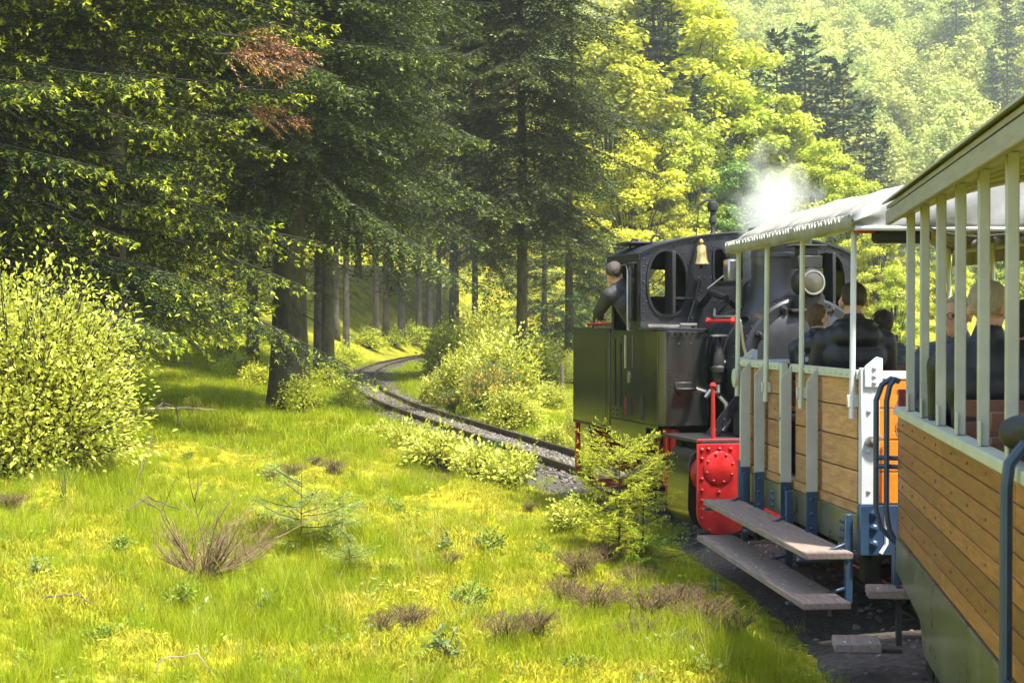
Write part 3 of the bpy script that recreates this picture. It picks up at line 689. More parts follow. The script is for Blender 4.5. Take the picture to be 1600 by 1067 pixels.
for (px, Y, s, sz, pr, lab) in [
        (790, 36, .95, .95, PALE, 'tall pale leafed bush right of the rails'), (720, 39, .75, .7, PALE, 'pale bush closest to the rails'), (800, 31.5, .62, .42, PALE, 'low pale bush in front of the tall one'),
        (868, 26.5, .36, .22, PALE, 'low pale bush ahead of the bunker'), (760, 44, .9, .95, PALE, 'tall pale bush behind the broom'), (860, 44, .5, .35, PALE, 'pale bush by the fence post'),
        (680, 41, .5, .4, PALE, 'small pale bush on the inside of the bend'), (840, 60, 1.3, .9, PALE, 'far pale bush below the dark trunk'), (900, 62, .9, .6, PALE, 'far pale bush left of the bunker'), (700, 60, 1.2, 1.1, PALE, 'far pale bush inside the bend'), (750, 66, 1.4, 1.5, PALE, 'bush under the firs at the far bend')]:
    shrub('pale_bush', pr, gpx(px, Y), px * .3, s, lab, 'pale bushes right of the track', sz=sz)
for (px, Y, s, lab) in [(575, 98, 1.6, 'undergrowth shrub left of the far trunks'), (615, 106, 1.5, 'undergrowth shrub between the far trunks'), (645, 112, 1.8, 'undergrowth shrub right of the far trunks'), (690, 116, 2.0, 'shrub where the rails vanish into the wood'),
                        (515, 70, 1.3, 'undergrowth shrub behind the thick trunk'), (480, 50, .9, 'undergrowth shrub right beside the thick trunk'), (540, 80, 1.3, 'undergrowth shrub above the left rail of the bend'), (425, 48, .9, 'undergrowth shrub in the shade left of the thick trunk'), (370, 52, 1.0, 'undergrowth shrub below the drooping boughs')]:
    shrub('undergrowth_shrub', LOWG, gpx(px, Y), px * .3, s * 1.3, lab, 'undergrowth on the wooded bank', sz=s)
# broom: thin green rods with yellow flowers
def broom_mesh(seed, n, h, sp, flowers, mat_='broom', w=.007):
    rg = np.random.default_rng(seed); mb = MB(); P = []
    for i in range(n):
        a = rg.uniform(0, 6.283); s_ = sp * rg.random() ** .6; hh = h * rg.uniform(.6, 1.1)
        b0 = Vector((rg.normal(0, .05), rg.normal(0, .05), 0)); tip = Vector((math.cos(a) * s_, math.sin(a) * s_, hh)); mid = (b0 + tip) / 2 + Vector((-math.cos(a), -math.sin(a), .3)) * .08 * h
        mb.tube([b0, mid, tip], [w, w * .7, w * .25], 3, 0, caps=False)
        for k in range(4):
            t = rg.uniform(.4, .95); q = mid.lerp(tip, t); mb.tube([q, q + Vector((rg.normal(0, .08), rg.normal(0, .08), rg.uniform(.08, .22))) * h], [w * .5, w * .15], 3, 0, caps=False)
            P.append(q)
    P = np.array(P); P = P[rg.random(len(P)) < flowers]; me = bpy.data.meshes.new('stems'); me.from_pydata(mb.v, [], mb.f); me.materials.append(M[mat_]); me.update()
    fl = None
    if len(P):
        P = np.concatenate([P + rg.normal(0, .03, P.shape) for k in range(5)])
        fl = kite_mesh('flowers', [(kites(P, rg.normal(0, 1, P.shape), rg.normal(0, 1, P.shape), np.full(len(P), .035), .03, .2), 0)], [M['flower']])
    return me, fl
BRM = broom_mesh(3, 130, 1.1, .55, .5); BRD = broom_mesh(4, 150, .8, .5, .12)
for (px, Y, s, pr, lab) in [(775, 33, 1.1, BRM, 'broom with yellow flowers among the pale bushes'), (752, 35.5, .9, BRM, 'broom flowering behind its neighbour near the rails'), (835, 25.2, .62, BRM, 'broom bush with orange yellow flowers close to the far rail'),
                            (815, 24.2, .55, BRD, 'dark green broom bush between rails and loco'), (700, 36, .7, BRD, 'dark broom beside the rails'), (790, 37.5, 1.0, BRM, 'broom with yellow flowers behind the pale bush')]:
    x = (px - 800) / FPX * Y; x = max(x, float(xt(Y)) + .75) if pr is not None else x
    t = empty('broom_bush', (x, Y, gz(x, Y)), px); t.scale = (s, s, s); link(bpy.data.objects.new('stems', pr[0]), t); link(bpy.data.objects.new('flowers', pr[1]), t)['kind'] = 'stuff'; tag(t, lab, 'broom', 'broom bushes by the track')
p = ray_ground(770, 722); t = empty('broom_bush', p, 1.0); t.scale = (.4, .4, .4); link(bpy.data.objects.new('stems', BRD[0]), t); tag(t, 'feathery dark broom on the near side of the rails', 'broom', 'broom bushes by the track')
p = ray_ground(100, 790); t = empty('broom_bush', p, 1.0); t.scale = (.32, .32, .45); link(bpy.data.objects.new('stems', broom_mesh(14, 22, .8, .5, 0)[0]), t); tag(t, 'small dark broom at the foot of the large bush', 'broom', 'broom bushes by the track')
# heather clumps
HE = [broom_mesh(50 + i, 90, .30, .28, 0, 'heather', .005)[0] for i in range(3)]
HEL = [(420, 752, .8), (455, 745, .9), (520, 742, 1.0), (490, 728, .7), (680, 762, .9), (655, 745, .6), (825, 800, .5), (905, 905, 1.0), (950, 880, .9), (985, 925, 1.1), (930, 960, 1.2), (880, 945, .9), (1010, 970, 1.2),
       (1060, 960, 1.0), (1100, 985, 1.2), (1140, 1005, 1.0), (1035, 920, .8), (790, 1010, .9), (830, 1000, .9), (640, 985, .8), (595, 990, .6), (700, 890, .6), (15, 800, .8), (1080, 1030, .8), (995, 1010, .9)]
HLAB = ['brown heather clump ' + t for t in ['behind the dead bush on its left', 'behind the dead bush on its right', 'right of the two behind the dead bush', 'farthest back near the moss', 'under the leafy bramble by the rail', 'left of the bramble by the rail', 'before the small spruce', 'topmost of the right hand patch', 'right of the topmost in the right hand patch', 'in the middle of the right hand patch', 'at the lower left of the right hand patch', 'at the left edge of the right hand patch', 'below the middle of the right hand patch', 'right of the patch middle beside the train', 'nearest to the lower step board', 'at the right end close to the shadow', 'below the spreading spruce', 'in the centre foreground, left of a pair', 'in the centre foreground, right of a pair', 'left of the centre foreground pair', 'smallest, far left of the foreground pair', 'alone in the middle of the grass', 'at the left picture edge below the bush', 'lowest and rightmost of all', 'lowest of the right hand patch']]
for i, (px, py, s) in enumerate(HEL):
    p = ray_ground(px, py); o = link(bpy.data.objects.new('heather_clump', HE[i % 3])); o.location = p; o.scale = (s * .85, s * .85, s * .55); o.rotation_euler = (0, 0, i * 2.1)
    tag(o, HLAB[i], 'heather', 'brown heather clumps in the grass')
# small spruces
SAP = conifer(70, 1.15, .05, .36, step=.080, per=5, twig=.036, el=.019, droop=-.10, tipp=.9, needle='leaf', tip='leaf_y', fine=.9, tipsize=.34)
SAP2 = conifer(71, .45, .04, .50, step=.07, per=5, twig=.05, el=.028, droop=-.05, tipp=.9, needle='leaf_m', tip='leaf', fine=.8, tipsize=.42)
SAPT = trunk_mesh(np.random.default_rng(3), 1.15, .014, M['twig'], flare=1.1, rmin=.003)
for (px, py, pr, s, sz, lab) in [(968, 862, SAP, .72, .88, 'small bright spruce standing beside the locomotive'), (1005, 868, SAP2, .62, .62, 'low spreading spruce at the foot of the ballast')]:
    t = plant_tree('small_spruce', (SAPT, pr[0], pr[1]), ray_ground(px, py), px, s, lab, 'small spruces by the track', sz=sz)
SPARSE = conifer(72, .75, .22, .22, step=.085, per=4, twig=.03, el=.020, droop=-.1, tipp=.5, needle='leaf_b', tip='leaf', fine=1, tipsize=.4)
SPT = trunk_mesh(np.random.default_rng(4), .75, .007, M['twig'], flare=1.0, rmin=.002)
for (px, py, s, lab) in [(470, 865, .85, 'thin fir seedling with grey green twigs right of the dead bush'), (545, 905, .42, 'tiny fir seedling with flat pale top'), (535, 850, .5, 'dark thin seedling in the middle grass')]:
    plant_tree('fir_seedling', (SPT, SPARSE[0], SPARSE[1]), ray_ground(px, py), px, s, lab, 'fir seedlings in the grass')
# low ferny and leafy plants dotted over the foreground
FERN = shrub_mesh(9, .16, .16, 16, 22, .030, 'leaf_m', w=.0015); SPRIG = shrub_mesh(10, .12, .22, 9, 12, .045, 'leaf_b', w=.0015)
spots = [(60, 900, 'at the left edge of the foreground'), (150, 1010, 'in the lower left corner'), (270, 950, 'above the bent pale stick'), (420, 960, 'right of the bent pale stick'), (520, 1000, 'left of the lowest heather'), (610, 900, 'right of the tiny fir seedling'),
         (690, 860, 'between seedlings and small spruce'), (760, 860, 'left of the small spruce'), (850, 870, 'under the small spruce'), (700, 1030, 'at the bottom edge left of centre'), (900, 1045, 'at the bottom edge right of centre'), (180, 860, 'left of the dead bush'),
         (330, 985, 'below the dead bush'), (560, 800, 'below the leafy brambles'), (620, 800, 'below the brambles towards the rail'), (380, 700, 'behind the dead bush in the sun'), (290, 720, 'beside the large bright bush'), (730, 950, 'in the middle of the foreground'), (1120, 930, 'close to the lower step board'), (1000, 870, 'beside the spreading spruce')]
for i, (px, py, w_) in enumerate(spots):
    shrub('leafy_herb', (FERN if i % 3 else SPRIG), ray_ground(px, py), i * 1.3, .6 + .5 * ((i * 7) % 5) / 5, ('ferny green plant ' if i % 3 else 'blue green leafy sprig ') + w_, 'small leafy plants in the foreground', cat='plant')
# dead bush: fan of bare branches
def dead_bush(seed):
    rg = np.random.default_rng(seed); mb = MB()
    def grow(p, d, L_, r, lv):
        pts = [p]; q = p.copy(); dd = d.copy()
        for k in range(5):
            dd = (dd + Vector((rg.normal(0, .10), rg.normal(0, .10), .05))).normalized(); q = q + dd * L_ / 5; pts.append(q.copy())
        mb.tube(pts, [r * (1 - .16 * k) for k in range(6)], 5 if lv == 0 else 3, 0, caps=False)
        if lv < 2:
            for k in range(7 if lv == 0 else 4):
                t = rg.integers(1, 6); nd_ = (dd + Vector((rg.normal(0, .55), rg.normal(0, .55), rg.normal(0, .3)))).normalized(); grow(pts[t], nd_, L_ * rg.uniform(.28, .55), r * .42, lv + 1)
    for i in range(38):
        a = rg.normal(0, .95); f = 1 if i % 4 else -1
        d = Vector((math.sin(a) * f + .25, rg.normal(0, .35), abs(math.cos(a)) * .62 + .12)).normalized(); grow(Vector((rg.normal(0, .04), rg.normal(0, .04), 0)), d, rg.uniform(.3, .72), rg.uniform(.006, .011), 0)
    me = bpy.data.meshes.new('dead_bush'); me.from_pydata(mb.v, [], mb.f); me.materials.append(M['drytwig']); me.update(); return me
o = link(bpy.data.objects.new('dead_bush', dead_bush(4))); o.location = ray_ground(318, 908); o.scale = (.95, .95, .85); tag(o, 'fan of bare brown branches of a dead bush in the grass', 'bush')
# fallen branches
M['stick'] = mat('dry_stick', (.30, .24, .16), .8, var=.3, scale=15); M['stick_d'] = mat('dark_stick', (.10, .075, .055), .9, var=.3, scale=15)
def stick(pts, r, m, label):
    P = [ray_ground(px, py) + Vector((0, 0, h)) for px, py, h in pts]; n = 5; S = []
    for i in range(len(P) - 1):
        for k in range(n): S.append(P[i].lerp(P[i + 1], k / n) + Vector((0, 0, .01 * math.sin(3 * k + i))))
    S.append(P[-1]); mb = MB().tube(S, [r * (1 - .55 * i / len(S)) for i in range(len(S))], 6)
    base = S[0].copy(); mb.v = [tuple(Vector(v) - base) for v in mb.v]; o = mb.build('fallen_branch', M[m]); o.location = base; tag(o, label, 'branch', 'fallen branches in the grass')
b0 = ray_ground(248, 1064); cp = [at(px, py, b0.y) - b0 for px, py in ((248, 1066), (244, 1052), (245, 1038), (252, 1030), (264, 1027), (284, 1027), (300, 1023), (307, 1021), (314, 1030), (326, 1046), (342, 1066))]
o = MB().tube(cp, [.0052 - .0003 * k for k in range(11)], 6).build('fallen_branch', M['stick']); o.location = b0; tag(o, 'pale bent stick arching out of the foreground grass', 'branch', 'fallen branches in the grass')
stick([(225, 650, .12), (290, 648, .12), (338, 650, .1)], .03, 'stick', 'pale straight fallen branch beside the bright bush')
stick([(232, 660, .1), (255, 655, .3), (275, 665, .3), (282, 680, .02)], .025, 'stick_d', 'twisted dark dead branch near the bright bush')
stick([(215, 545, .1), (250, 540, .2), (290, 552, .1)], .03, 'stick_d', 'brushwood branch in the shade under the firs')
stick([(210, 565, .1), (260, 572, .15), (300, 573, .1)], .03, 'stick_d', 'lower brushwood branch in the shade under the firs')
stick([(205, 780, .02), (232, 745, .3), (238, 735, .4)], .009, 'stick_d', 'thin dark twig with buds left of the heather')
stick([(198, 818, .1), (230, 803, .15), (285, 820, .1)], .008, 'stick_d', 'dark twig lying behind the dead bush')
stick([(65, 946, .03), (120, 944, .04), (140, 960, .02)], .009, 'stick_d', 'dark twig on the grass in the left foreground')
# fence post in the meadow
p = gpx(878, 50); mb = MB().tube([(0, 0, -.2), (.01, 0, .5), (0, .02, 1.05)], [.07, .06, .055], 7)
o = mb.build('fence_post', M['stick_d']); o.location = p; tag(o, 'dark wooden fence post standing in the meadow', 'post')
# ------------------------------------------------------------------ locomotive (local: x right, y away from the camera, z up)
M['black'] = mat('satin_black_paint', (.016, .017, .020), .36, var=.35, scale=3.5, rvar=.12, bump=.06, bscale=90, spec=.35)
M['gloss'] = mat('glossy_black_paint', (.014, .015, .014), .13, var=.6, scale=2.5, rvar=.14, bump=.10, bscale=5, stretch=(1, 6, .5), coat=.35, spec=.6)
M['iron'] = mat('dark_iron', (.022, .021, .021), .55, var=.4, scale=12, metal=.3, bump=.2)
M['bright'] = mat('bare_steel', (.42, .41, .39), .32, metal=.9, var=.2, scale=12)
M['red'] = mat('red_paint', (.36, .011, .013), .38, var=.35, scale=5, rvar=.16, bump=.05, bscale=60)
M['dkred'] = mat('dull_red_paint', (.20, .016, .018), .45, var=.3, scale=6)
M['brass'] = mat('worn_brass', (.62, .40, .14), .28, metal=1, var=.3, scale=14, rvar=.1)
M['glassy'] = mat('lamp_glass', (.07, .065, .05), .22, var=.1, scale=4)
M['soot'] = mat('cab_interior', (.010, .010, .010), .8)
mgl = bpy.data.materials.new('window_glass'); mgl.use_nodes = True; nt = mgl.node_tree
gl = nd(nt, 'ShaderNodeBsdfGlossy'); gl.inputs['Roughness'].default_value = .03; gl.inputs['Color'].default_value = (.9, .95, .95, 1)
tp = nd(nt, 'ShaderNodeBsdfTransparent'); tp.inputs['Color'].default_value = (.80, .86, .84, 1); fx = nd(nt, 'ShaderNodeFresnel'); fx.inputs['IOR'].default_value = 1.5; mxs = nd(nt, 'ShaderNodeMixShader')
nt.links.new(fx.outputs[0], mxs.inputs[0]); nt.links.new(tp.outputs[0], mxs.inputs[1]); nt.links.new(gl.outputs[0], mxs.inputs[2]); nt.links.new(mxs.outputs[0], nt.nodes['Material Output'].inputs['Surface'])
M['glass'] = mgl

LR = R(13.7); LO = Vector((2.78, 15.0, 0.0))
loco = empty('steam_locomotive', LO, LR); tag(loco, 'black narrow gauge steam locomotive with red buffer beam and brass bell', 'locomotive')
def rivets(name, pts, axis, r, mats, parent):
    mb = MB()
    for p in pts: mb.lathe([(r, 0), (r * .92, r * .4), (r * .5, r * .75), (.0005, r * .85)], p, axis, 6)
    o = mb.build(name, mats, parent); o['kind'] = 'stuff'; return o
# frame and wheels
MB().box(-.42, .42, .06, 4.05, .40, .74).build('main_frame', M['iron'], loco, .01)
for sx in (-1, 1):
    for yy in (1.35, 2.25, 3.15):
        w = MB().lathe([(.10, -.04), (.33, -.04), (.34, .0), (.37, .02), (.37, .07), (.10, .07)], (sx * .36, yy, .50), (-sx, 0, 0), 24).build('wheel', M['iron'], loco)
        mb = MB()
        for k in range(8):
            a = k * math.pi / 4; mb.bar((sx * .385, yy, .5), (sx * .385, yy + .32 * math.cos(a), .5 + .32 * math.sin(a)), .03, .03)
        mb.build('spokes', M['dkred'], w)
    MB().bar((sx * .50, 1.3, .42), (sx * .50, 3.2, .42), .03, .07).build('coupling_rod', M['bright'], loco, .004)
    MB().box(sx * .62 - .03, sx * .62 + .03, .7, 2.6, .58, .66).build('slide_bar', M['dkred'], loco, .004)
MB().box(-1.12, 1.12, .02, 1.12, .925, .955).build('front_deck', M['iron'], loco, .004)
# buffer beam
def beam_outline():
    pts = [(-1.17, .93), (-1.17, .36)]
    for k in range(7): a = R(180 + 90 * k / 6); pts.append((-.97 + .20 * math.cos(a), .32 + .20 * math.sin(a)))
    for k in range(7): a = R(270 + 90 * k / 6); pts.append((.97 + .20 * math.cos(a), .32 + .20 * math.sin(a)))
    return pts + [(1.17, .36), (1.17, .93)]
bb = MB().prism(beam_outline(), 0, .035, 'xz').build('buffer_beam', M['red'], loco, .005)
pts = [(-1.13, -.002, z) for z in (.88, .80, .62, .52, .43, .35, .27)] + [(-1.06, -.002, .165)] + [(x, -.002, .885) for x in np.arange(-1.07, -.45, .105)] + [(1.13, -.002, z) for z in (.88, .70, .52, .35)] + [(-.97, -.002, .50), (-.95, -.002, .42), (-.72, -.002, .52)]
rivets('rivets', pts, (0, -1, 0), .019, M['red'], bb)
for sx in (-1, 1):
    c = MB().lathe([(.150, 0), (.150, .008), (.144, .012), (.0, .012)], (sx * .965, -.001, .715), (0, -1, 0), 32).build('cover_plate', M['red'], bb)
    rivets('cover_bolts', [(sx * .965 + .128 * math.cos(k * math.pi / 4 + .3), -.012, .715 + .128 * math.sin(k * math.pi / 4 + .3)) for k in range(8)], (0, -1, 0), .015, M['red'], bb)
    MB().lathe([(.040, 0), (.040, .002), (0, .002)], (sx * .68, -.001, .49), (0, -1, 0), 16).build('hole', M['soot'], bb)
    # cylinder block with glossy cladding, round red cover
    ou = [(-.62, .90), (-1.10, .90)] + [(-1.05 + .15 * math.cos(R(a)), .74 + .15 * math.sin(R(a))) for a in (90, 120, 150, 180)] + [(-1.21, .45)] + [(-1.04 + .17 * math.cos(R(a)), .34 + .17 * math.sin(R(a))) for a in (180, 205, 230, 250, 270)] + [(-.62, .17)]
    ou = [(sx * -u, z) for u, z in ou]
    cyb = MB().prism(ou, .14, .70, 'xz').build('cylinder_cladding', M['gloss'], loco, .02, seg=2)
    MB().prism([(u * .99, z) for u, z in ou], .70, .735, 'xz').build('cladding_band', M['iron'], cyb, .004)
    e = MB().lathe([(.17, 0), (.17, .05), (.15, .07), (.06, .10), (0, .10)], (sx * 1.02, .14, .66), (0, -1, 0), 28).build('cylinder_cover', M['red'], loco)
    rivets('cover_bolts', [(sx * 1.02 + .145 * math.cos(k * math.pi / 5), .08, .66 + .145 * math.sin(k * math.pi / 5)) for k in range(10)], (0, -1, 0), .017, M['red'], e)
MB().lathe([(.09, 0), (.10, .05), (.06, .08), (.06, .30), (.17, .32), (.17, .36), (.10, .39), (0, .40)], (0, 0, .62), (0, -1, 0), 20).build('centre_buffer', M['iron'], loco)
l1 = MB().tube([(-.92, .28, .95), (-.925, .27, 1.42)], [.024, .018], 8).ball((-.925, .27, 1.435), .034, 8).build('red_lever', M['red'], loco)
MB().tube([(-.58, .25, .95), (-.58, .25, 1.13)], .034, 8).build('red_lever', M['red'], loco)
MB().tube([(-1.16, .05, .955), (-.5, .05, .955)], .018, 6).build('deck_edge', M['dkred'], loco)
# side tanks, cab lower sides and rear bunker
def tank_outline(s): 
    r = .09; x0, x1 = .66, 1.15; y0, y1 = 1.10, 2.665
    pts = [(x0, y0)] + [(x1 - r + r * math.sin(R(a)), y0 + r - r * math.cos(R(a))) for a in (0, 22, 45, 68, 90)] + [(x1, y1), (x0, y1)]
    return [(s * x, y) for x, y in pts]
for s in (-1, 1):
    tk = MB().prism(tank_outline(s), 1.02, 1.93, 'xy').build('side_tank', M['gloss'], loco, .006, angle=50)
    MB().box(s * 1.153 - .004, s * 1.153 + .004, 1.50, 2.66, .78, 1.02).build('valance', M['gloss'], tk, .004)
    MB().box(s * 1.156 - .004, s * 1.156 + .004, 1.14, 1.50, .985, 1.022).build('lower_strip', M['gloss'], tk, .002)
    rivets('rivets', [(s * 1.152, y, z) for y in (2.46, 2.60) for z in np.arange(.86, 1.12, .05)] + [(s * 1.152, 2.30, z) for z in (1.86, 1.62, 1.4)] + [(s * 1.152, 2.2, z) for z in (1.86, 1.62, 1.4)], (s, 0, 0), .010, M['gloss'], tk)
    MB().prism([(1.62 + u, 1.18 + v) for u, v in oval(0, 0, .055, .13, 20, 3)], s * 1.151, s * 1.158, 'yz').build('inspection_hole', M['soot'], tk)
    MB().tube([(s * 1.19, 2.05, 1.55), (s * 1.19, 2.05, 1.88)], .011, 6).build('grab_rail', M['bright'], tk)
    MB().prism([(2.05 + u, 1.46 + v) for u, v in oval(0, 0, .035, .06, 16, 2)], s * 1.151, s * 1.160, 'yz').build('number_plate', M['bright'], tk)
    MB().tube([(s * 1.19, 2.05, 1.08), (s * 1.19, 2.05, 1.26)], .010, 6).build('grab_rail', M['dkred'], tk)
    for yy, z0, z1 in ((2.33, 1.15, 1.80), (2.52, 1.15, 1.84)):
        MB().box(s * 1.153 - .005, s * 1.153 + .005, yy - .012, yy + .012, z0, z1).build('door_slot', M['soot'], tk)
    # bracket step on the tank front
    MB().box(s * .9 - .10, s * .9 + .10, 1.085, 1.10, 1.36, 1.44).box(s * .9 - .10, s * .9 + .10, 1.02, 1.085, 1.365, 1.385).build('tank_step', M['iron'], tk, .008)
    rivets('rivets', [(s * .9 + dx, 1.10, z) for dx in (-.06, .06) for z in (1.42, 1.80)] + [(s * x, 1.10, 1.90) for x in np.arange(.7, 1.06, .06)], (0, -1, 0), .012, M['black'], tk)
    MB().tube([(s * .64, 1.085, 1.935), (s * .8, 1.07, 1.94), (s * 1.04, 1.07, 1.94), (s * 1.15, 1.14, 1.94), (s * 1.155, 1.74, 1.94)], .012, 6).build('tank_edge', M['black'], tk)
    MB().tube([(s * .72, 1.3, 1.93), (s * .72, 1.27, 1.985), (s * .88, 1.27, 1.985), (s * .88, 1.3, 1.93)], .016, 6).build('lifting_eye', M['bright'], tk)
    MB().tube([(s * 1.10, 1.60, 1.97), (s * .98, 1.60, 1.97), (s * .66, 1.60, 1.96)], .02, 6).build('feed_pipe', M['bright'], tk)
ft = [(-1.15, 2.73), (-1.15, 4.12), (-1.09, 4.18), (1.09, 4.18), (1.15, 4.12), (1.15, 2.73)]
bk = MB().prism(ft, .90, 1.95, 'xy').build('coal_bunker', M['gloss'], loco, .008)
MB().box(-1.145, 1.145, 2.66, 2.735, .84, 1.90).build('cab_rear_lower', M['soot'], loco)
for s in (-1, 1):
    MB().box(s * 1.152 - .004, s * 1.152 + .004, 2.75, 4.1, .895, .925).build('bunker_strip', M['iron'], bk, .003)
    MB().tube([(s * 1.10, 2.78, 1.99), (s * 1.10, 3.7, 1.99)], .018, 6).build('bunker_rail', M['dkred'], bk)
    MB().tube([(s * 1.08, 3.35, 1.95), (s * 1.08, 3.37, 2.06), (s * 1.08, 3.50, 2.08), (s * 1.08, 3.55, 1.95)], .016, 6).build('bunker_hook', M['iron'], bk)
    MB().box(s * 1.13 - .02, s * 1.13 + .02, 2.84, 2.87, 1.02, 1.75).build('bunker_slot', M['soot'], bk)
    MB().box(s * 1.1 - .03, s * 1.1 + .03, 3.55, 3.90, .25, .90).build('rear_step_plate', M['gloss'], loco, .01)
    MB().prism([(s * .25, 4.3), (s * .6, 3.95), (s * .98, 4.1), (s * .98, 4.3)], .16, .25, 'xy').build('rail_guard', M['red'], loco, .01)
    MB().box(s * 1.08 - .02, s * 1.08 + .02, 1.52, 1.60, .35, 1.02).build('step_hanger', M['iron'], loco, .005)
    MB().box(s * .8, s * 1.12, 1.55, 2.4, .36, .39).build('footstep', M['gloss'], loco, .005)
    MB().box(s * 1.04, s * 1.12, 1.15, 2.62, .64, .72).build('lower_frame_bar', M['gloss'], loco, .006)
MB().box(-1.1, 1.1, 4.18, 4.22, .35, .90).build('rear_beam', M['red'], loco, .006)
# brass hand wheel under the tank
mb = MB().tube([(-1.02, 1.62 + .13 * math.cos(k * math.pi / 10), .80 + .13 * math.sin(k * math.pi / 10)) for k in range(20)], .013, 6, closed=True)
for k in range(3):
    a = k * math.pi / 3; mb.bar((-1.02, 1.62 - .12 * math.cos(a), .80 - .12 * math.sin(a)), (-1.02, 1.62 + .12 * math.cos(a), .80 + .12 * math.sin(a)), .016, .016)
mb.build('hand_wheel', M['brass'], loco)
MB().tube([(-1.0, 1.3, .95), (-1.0, 1.3, .35)], .022, 6).build('sand_pipe', M['red'], loco)
MB().box(-.98, -.94, 1.14, 1.5, .42, .98).build('red_bracket', M['red'], loco, .005)
# cab
def arch(hw, z0, z1, n=16): return [(hw * (1 - 2 * k / n), z0 + (z1 - z0) * (1 - (1 - 2 * k / n) ** 2)) for k in range(n + 1)]
cab_wall = [(-1.13, 1.0), (1.13, 1.0)] + arch(1.13, 2.70, 2.90)
wins = [oval(-.85, 2.40, .195, .315), oval(.85, 2.40, .195, .315), rrect(-.36, -.06, 2.42, 2.74, .05), rrect(.06, .36, 2.42, 2.74, .05)]
cw = plate('cab_front', cab_wall, wins, 1.745, 1.765, 'xz', M['black'], loco)
for i, w in enumerate(wins):
    f = MB(); cx = sum(p[0] for p in w) / len(w); cz = sum(p[1] for p in w) / len(w); o2 = [(cx + (x - cx) * 1.13, cz + (z - cz) * 1.09) for x, z in w]
    n = len(w); V = [(x, 1.744, z) for x, z in w] + [(x, 1.744, z) for x, z in o2] + [(x, 1.730, z) for x, z in w] + [(x, 1.730, z) for x, z in o2]
    f.add(V, [(2 * n + k, 2 * n + (k + 1) % n, 3 * n + (k + 1) % n, 3 * n + k) for k in range(n)] + [(n + k, n + (k + 1) % n, 3 * n + (k + 1) % n, 3 * n + k) for k in range(n)] + [(k, (k + 1) % n, 2 * n + (k + 1) % n, 2 * n + k) for k in range(n)])
    fo = f.build('window_frame', M['black'], cw)
    rivets('rivets', [(cx + (x - cx) * 1.22, 1.745, cz + (z - cz) * 1.17) for x, z in w[::2]], (0, -1, 0), .009, M['black'], cw)
    if i < 2:                                        # pivoting pane standing open, edge on
        MB().box(cx - .018 + .02, cx + .018 + .02, 1.60, 1.84, cz - .31, cz + .31).build('open_casement', M['iron'], cw, .006)
        MB().box(cx + .006, cx + .034, 1.625, 1.80, cz - .27, cz + .27).build('pane', M['glass'], cw)
    else: MB().prism([(cx + (x - cx) * .99, cz + (z - cz) * .99) for x, z in w], 1.752, 1.756, 'xz').build('pane', M['glass'], cw)
rv = [(x, 1.745, z) for z in (2.22, 2.05) for x in np.arange(-.6, .62, .08)] + [(-1.10, 1.745, z) for z in np.arange(1.96, 2.7, .075)] + [(1.10, 1.745, z) for z in np.arange(1.96, 2.7, .075)] \
   + [(x, 1.745, 2.66 + .20 * (1 - (x / 1.13) ** 2)) for x in np.arange(-1.05, 1.06, .09)] + [(x, 1.745, 2.45) for x in (-.58, -.52, -.46)] + [(x, 1.745, 2.32) for x in (-.6, -.5)]
rivets('rivets', rv, (0, -1, 0), .010, M['black'], cw)
cbk = plate('cab_rear', cab_wall, [rrect(-.92, -.52, 2.28, 2.56, .05), rrect(.52, .92, 2.28, 2.56, .05)], 2.70, 2.715, 'xz', M['soot'], loco)
for s in (-1, 1):
    cs = plate('cab_side', [(1.768, 1.02), (2.70, 1.02), (2.70, 2.70), (1.768, 2.70)], [rrect(2.14, 2.64, 1.90, 2.58, .06)], s * 1.115, s * 1.13, 'yz', M['gloss'], loco)
    MB().tube([(s * 1.135, 2.14, 1.92), (s * 1.135, 2.14, 2.54), (s * 1.135, 2.19, 2.59), (s * 1.135, 2.60, 2.59)], .012, 6).build('window_trim', M['bright'], cs)
    wd = MB().box(s * 1.15, s * 1.165, 1.93, 2.02, 2.02, 2.60).build('wind_deflector', M['iron'], cs, .004)
    MB().box(s * 1.167, s * 1.170, 1.94, 2.01, 2.05, 2.57).build('pane', M['glassy'], wd)
ro = [(1.16, 2.62), (1.155, 2.69)] + arch(1.16, 2.725, 2.915)[1:-1] + [(-1.155, 2.69), (-1.16, 2.62), (-1.14, 2.62), (-1.135, 2.68)] + arch(-1.13, 2.70, 2.895)[1:-1] + [(1.135, 2.68), (1.14, 2.62)]
rf = MB().prism(ro, 1.72, 2.80, 'xz').build('cab_roof', M['black'], loco, .004)
for (x, y) in ((-1.0, 2.5), (-.95, 1.95), (.95, 1.95), (1.0, 2.5)):
    z = 2.725 + .19 * (1 - (x / 1.16) ** 2)
    MB().tube([(x, y, z - .01), (x, y, z + .05), (x + .03, y, z + .09), (x + .08, y, z + .085), (x + .10, y, z + .05)], .013, 6).build('roof_hook', M['iron'], rf)
MB().box(-1.12, -.7, 2.15, 2.62, 2.80, 2.83).build('roof_hatch', M['iron'], rf, .01)
MB().box(-.5, .5, 1.9, 2.45, 1.0, 1.98).build('backhead', M['soot'], loco)
MB().tube([(-.3, 1.9, 2.05), (-.75, 2.0, 2.22)], .03, 8).build('regulator', M['soot'], loco)
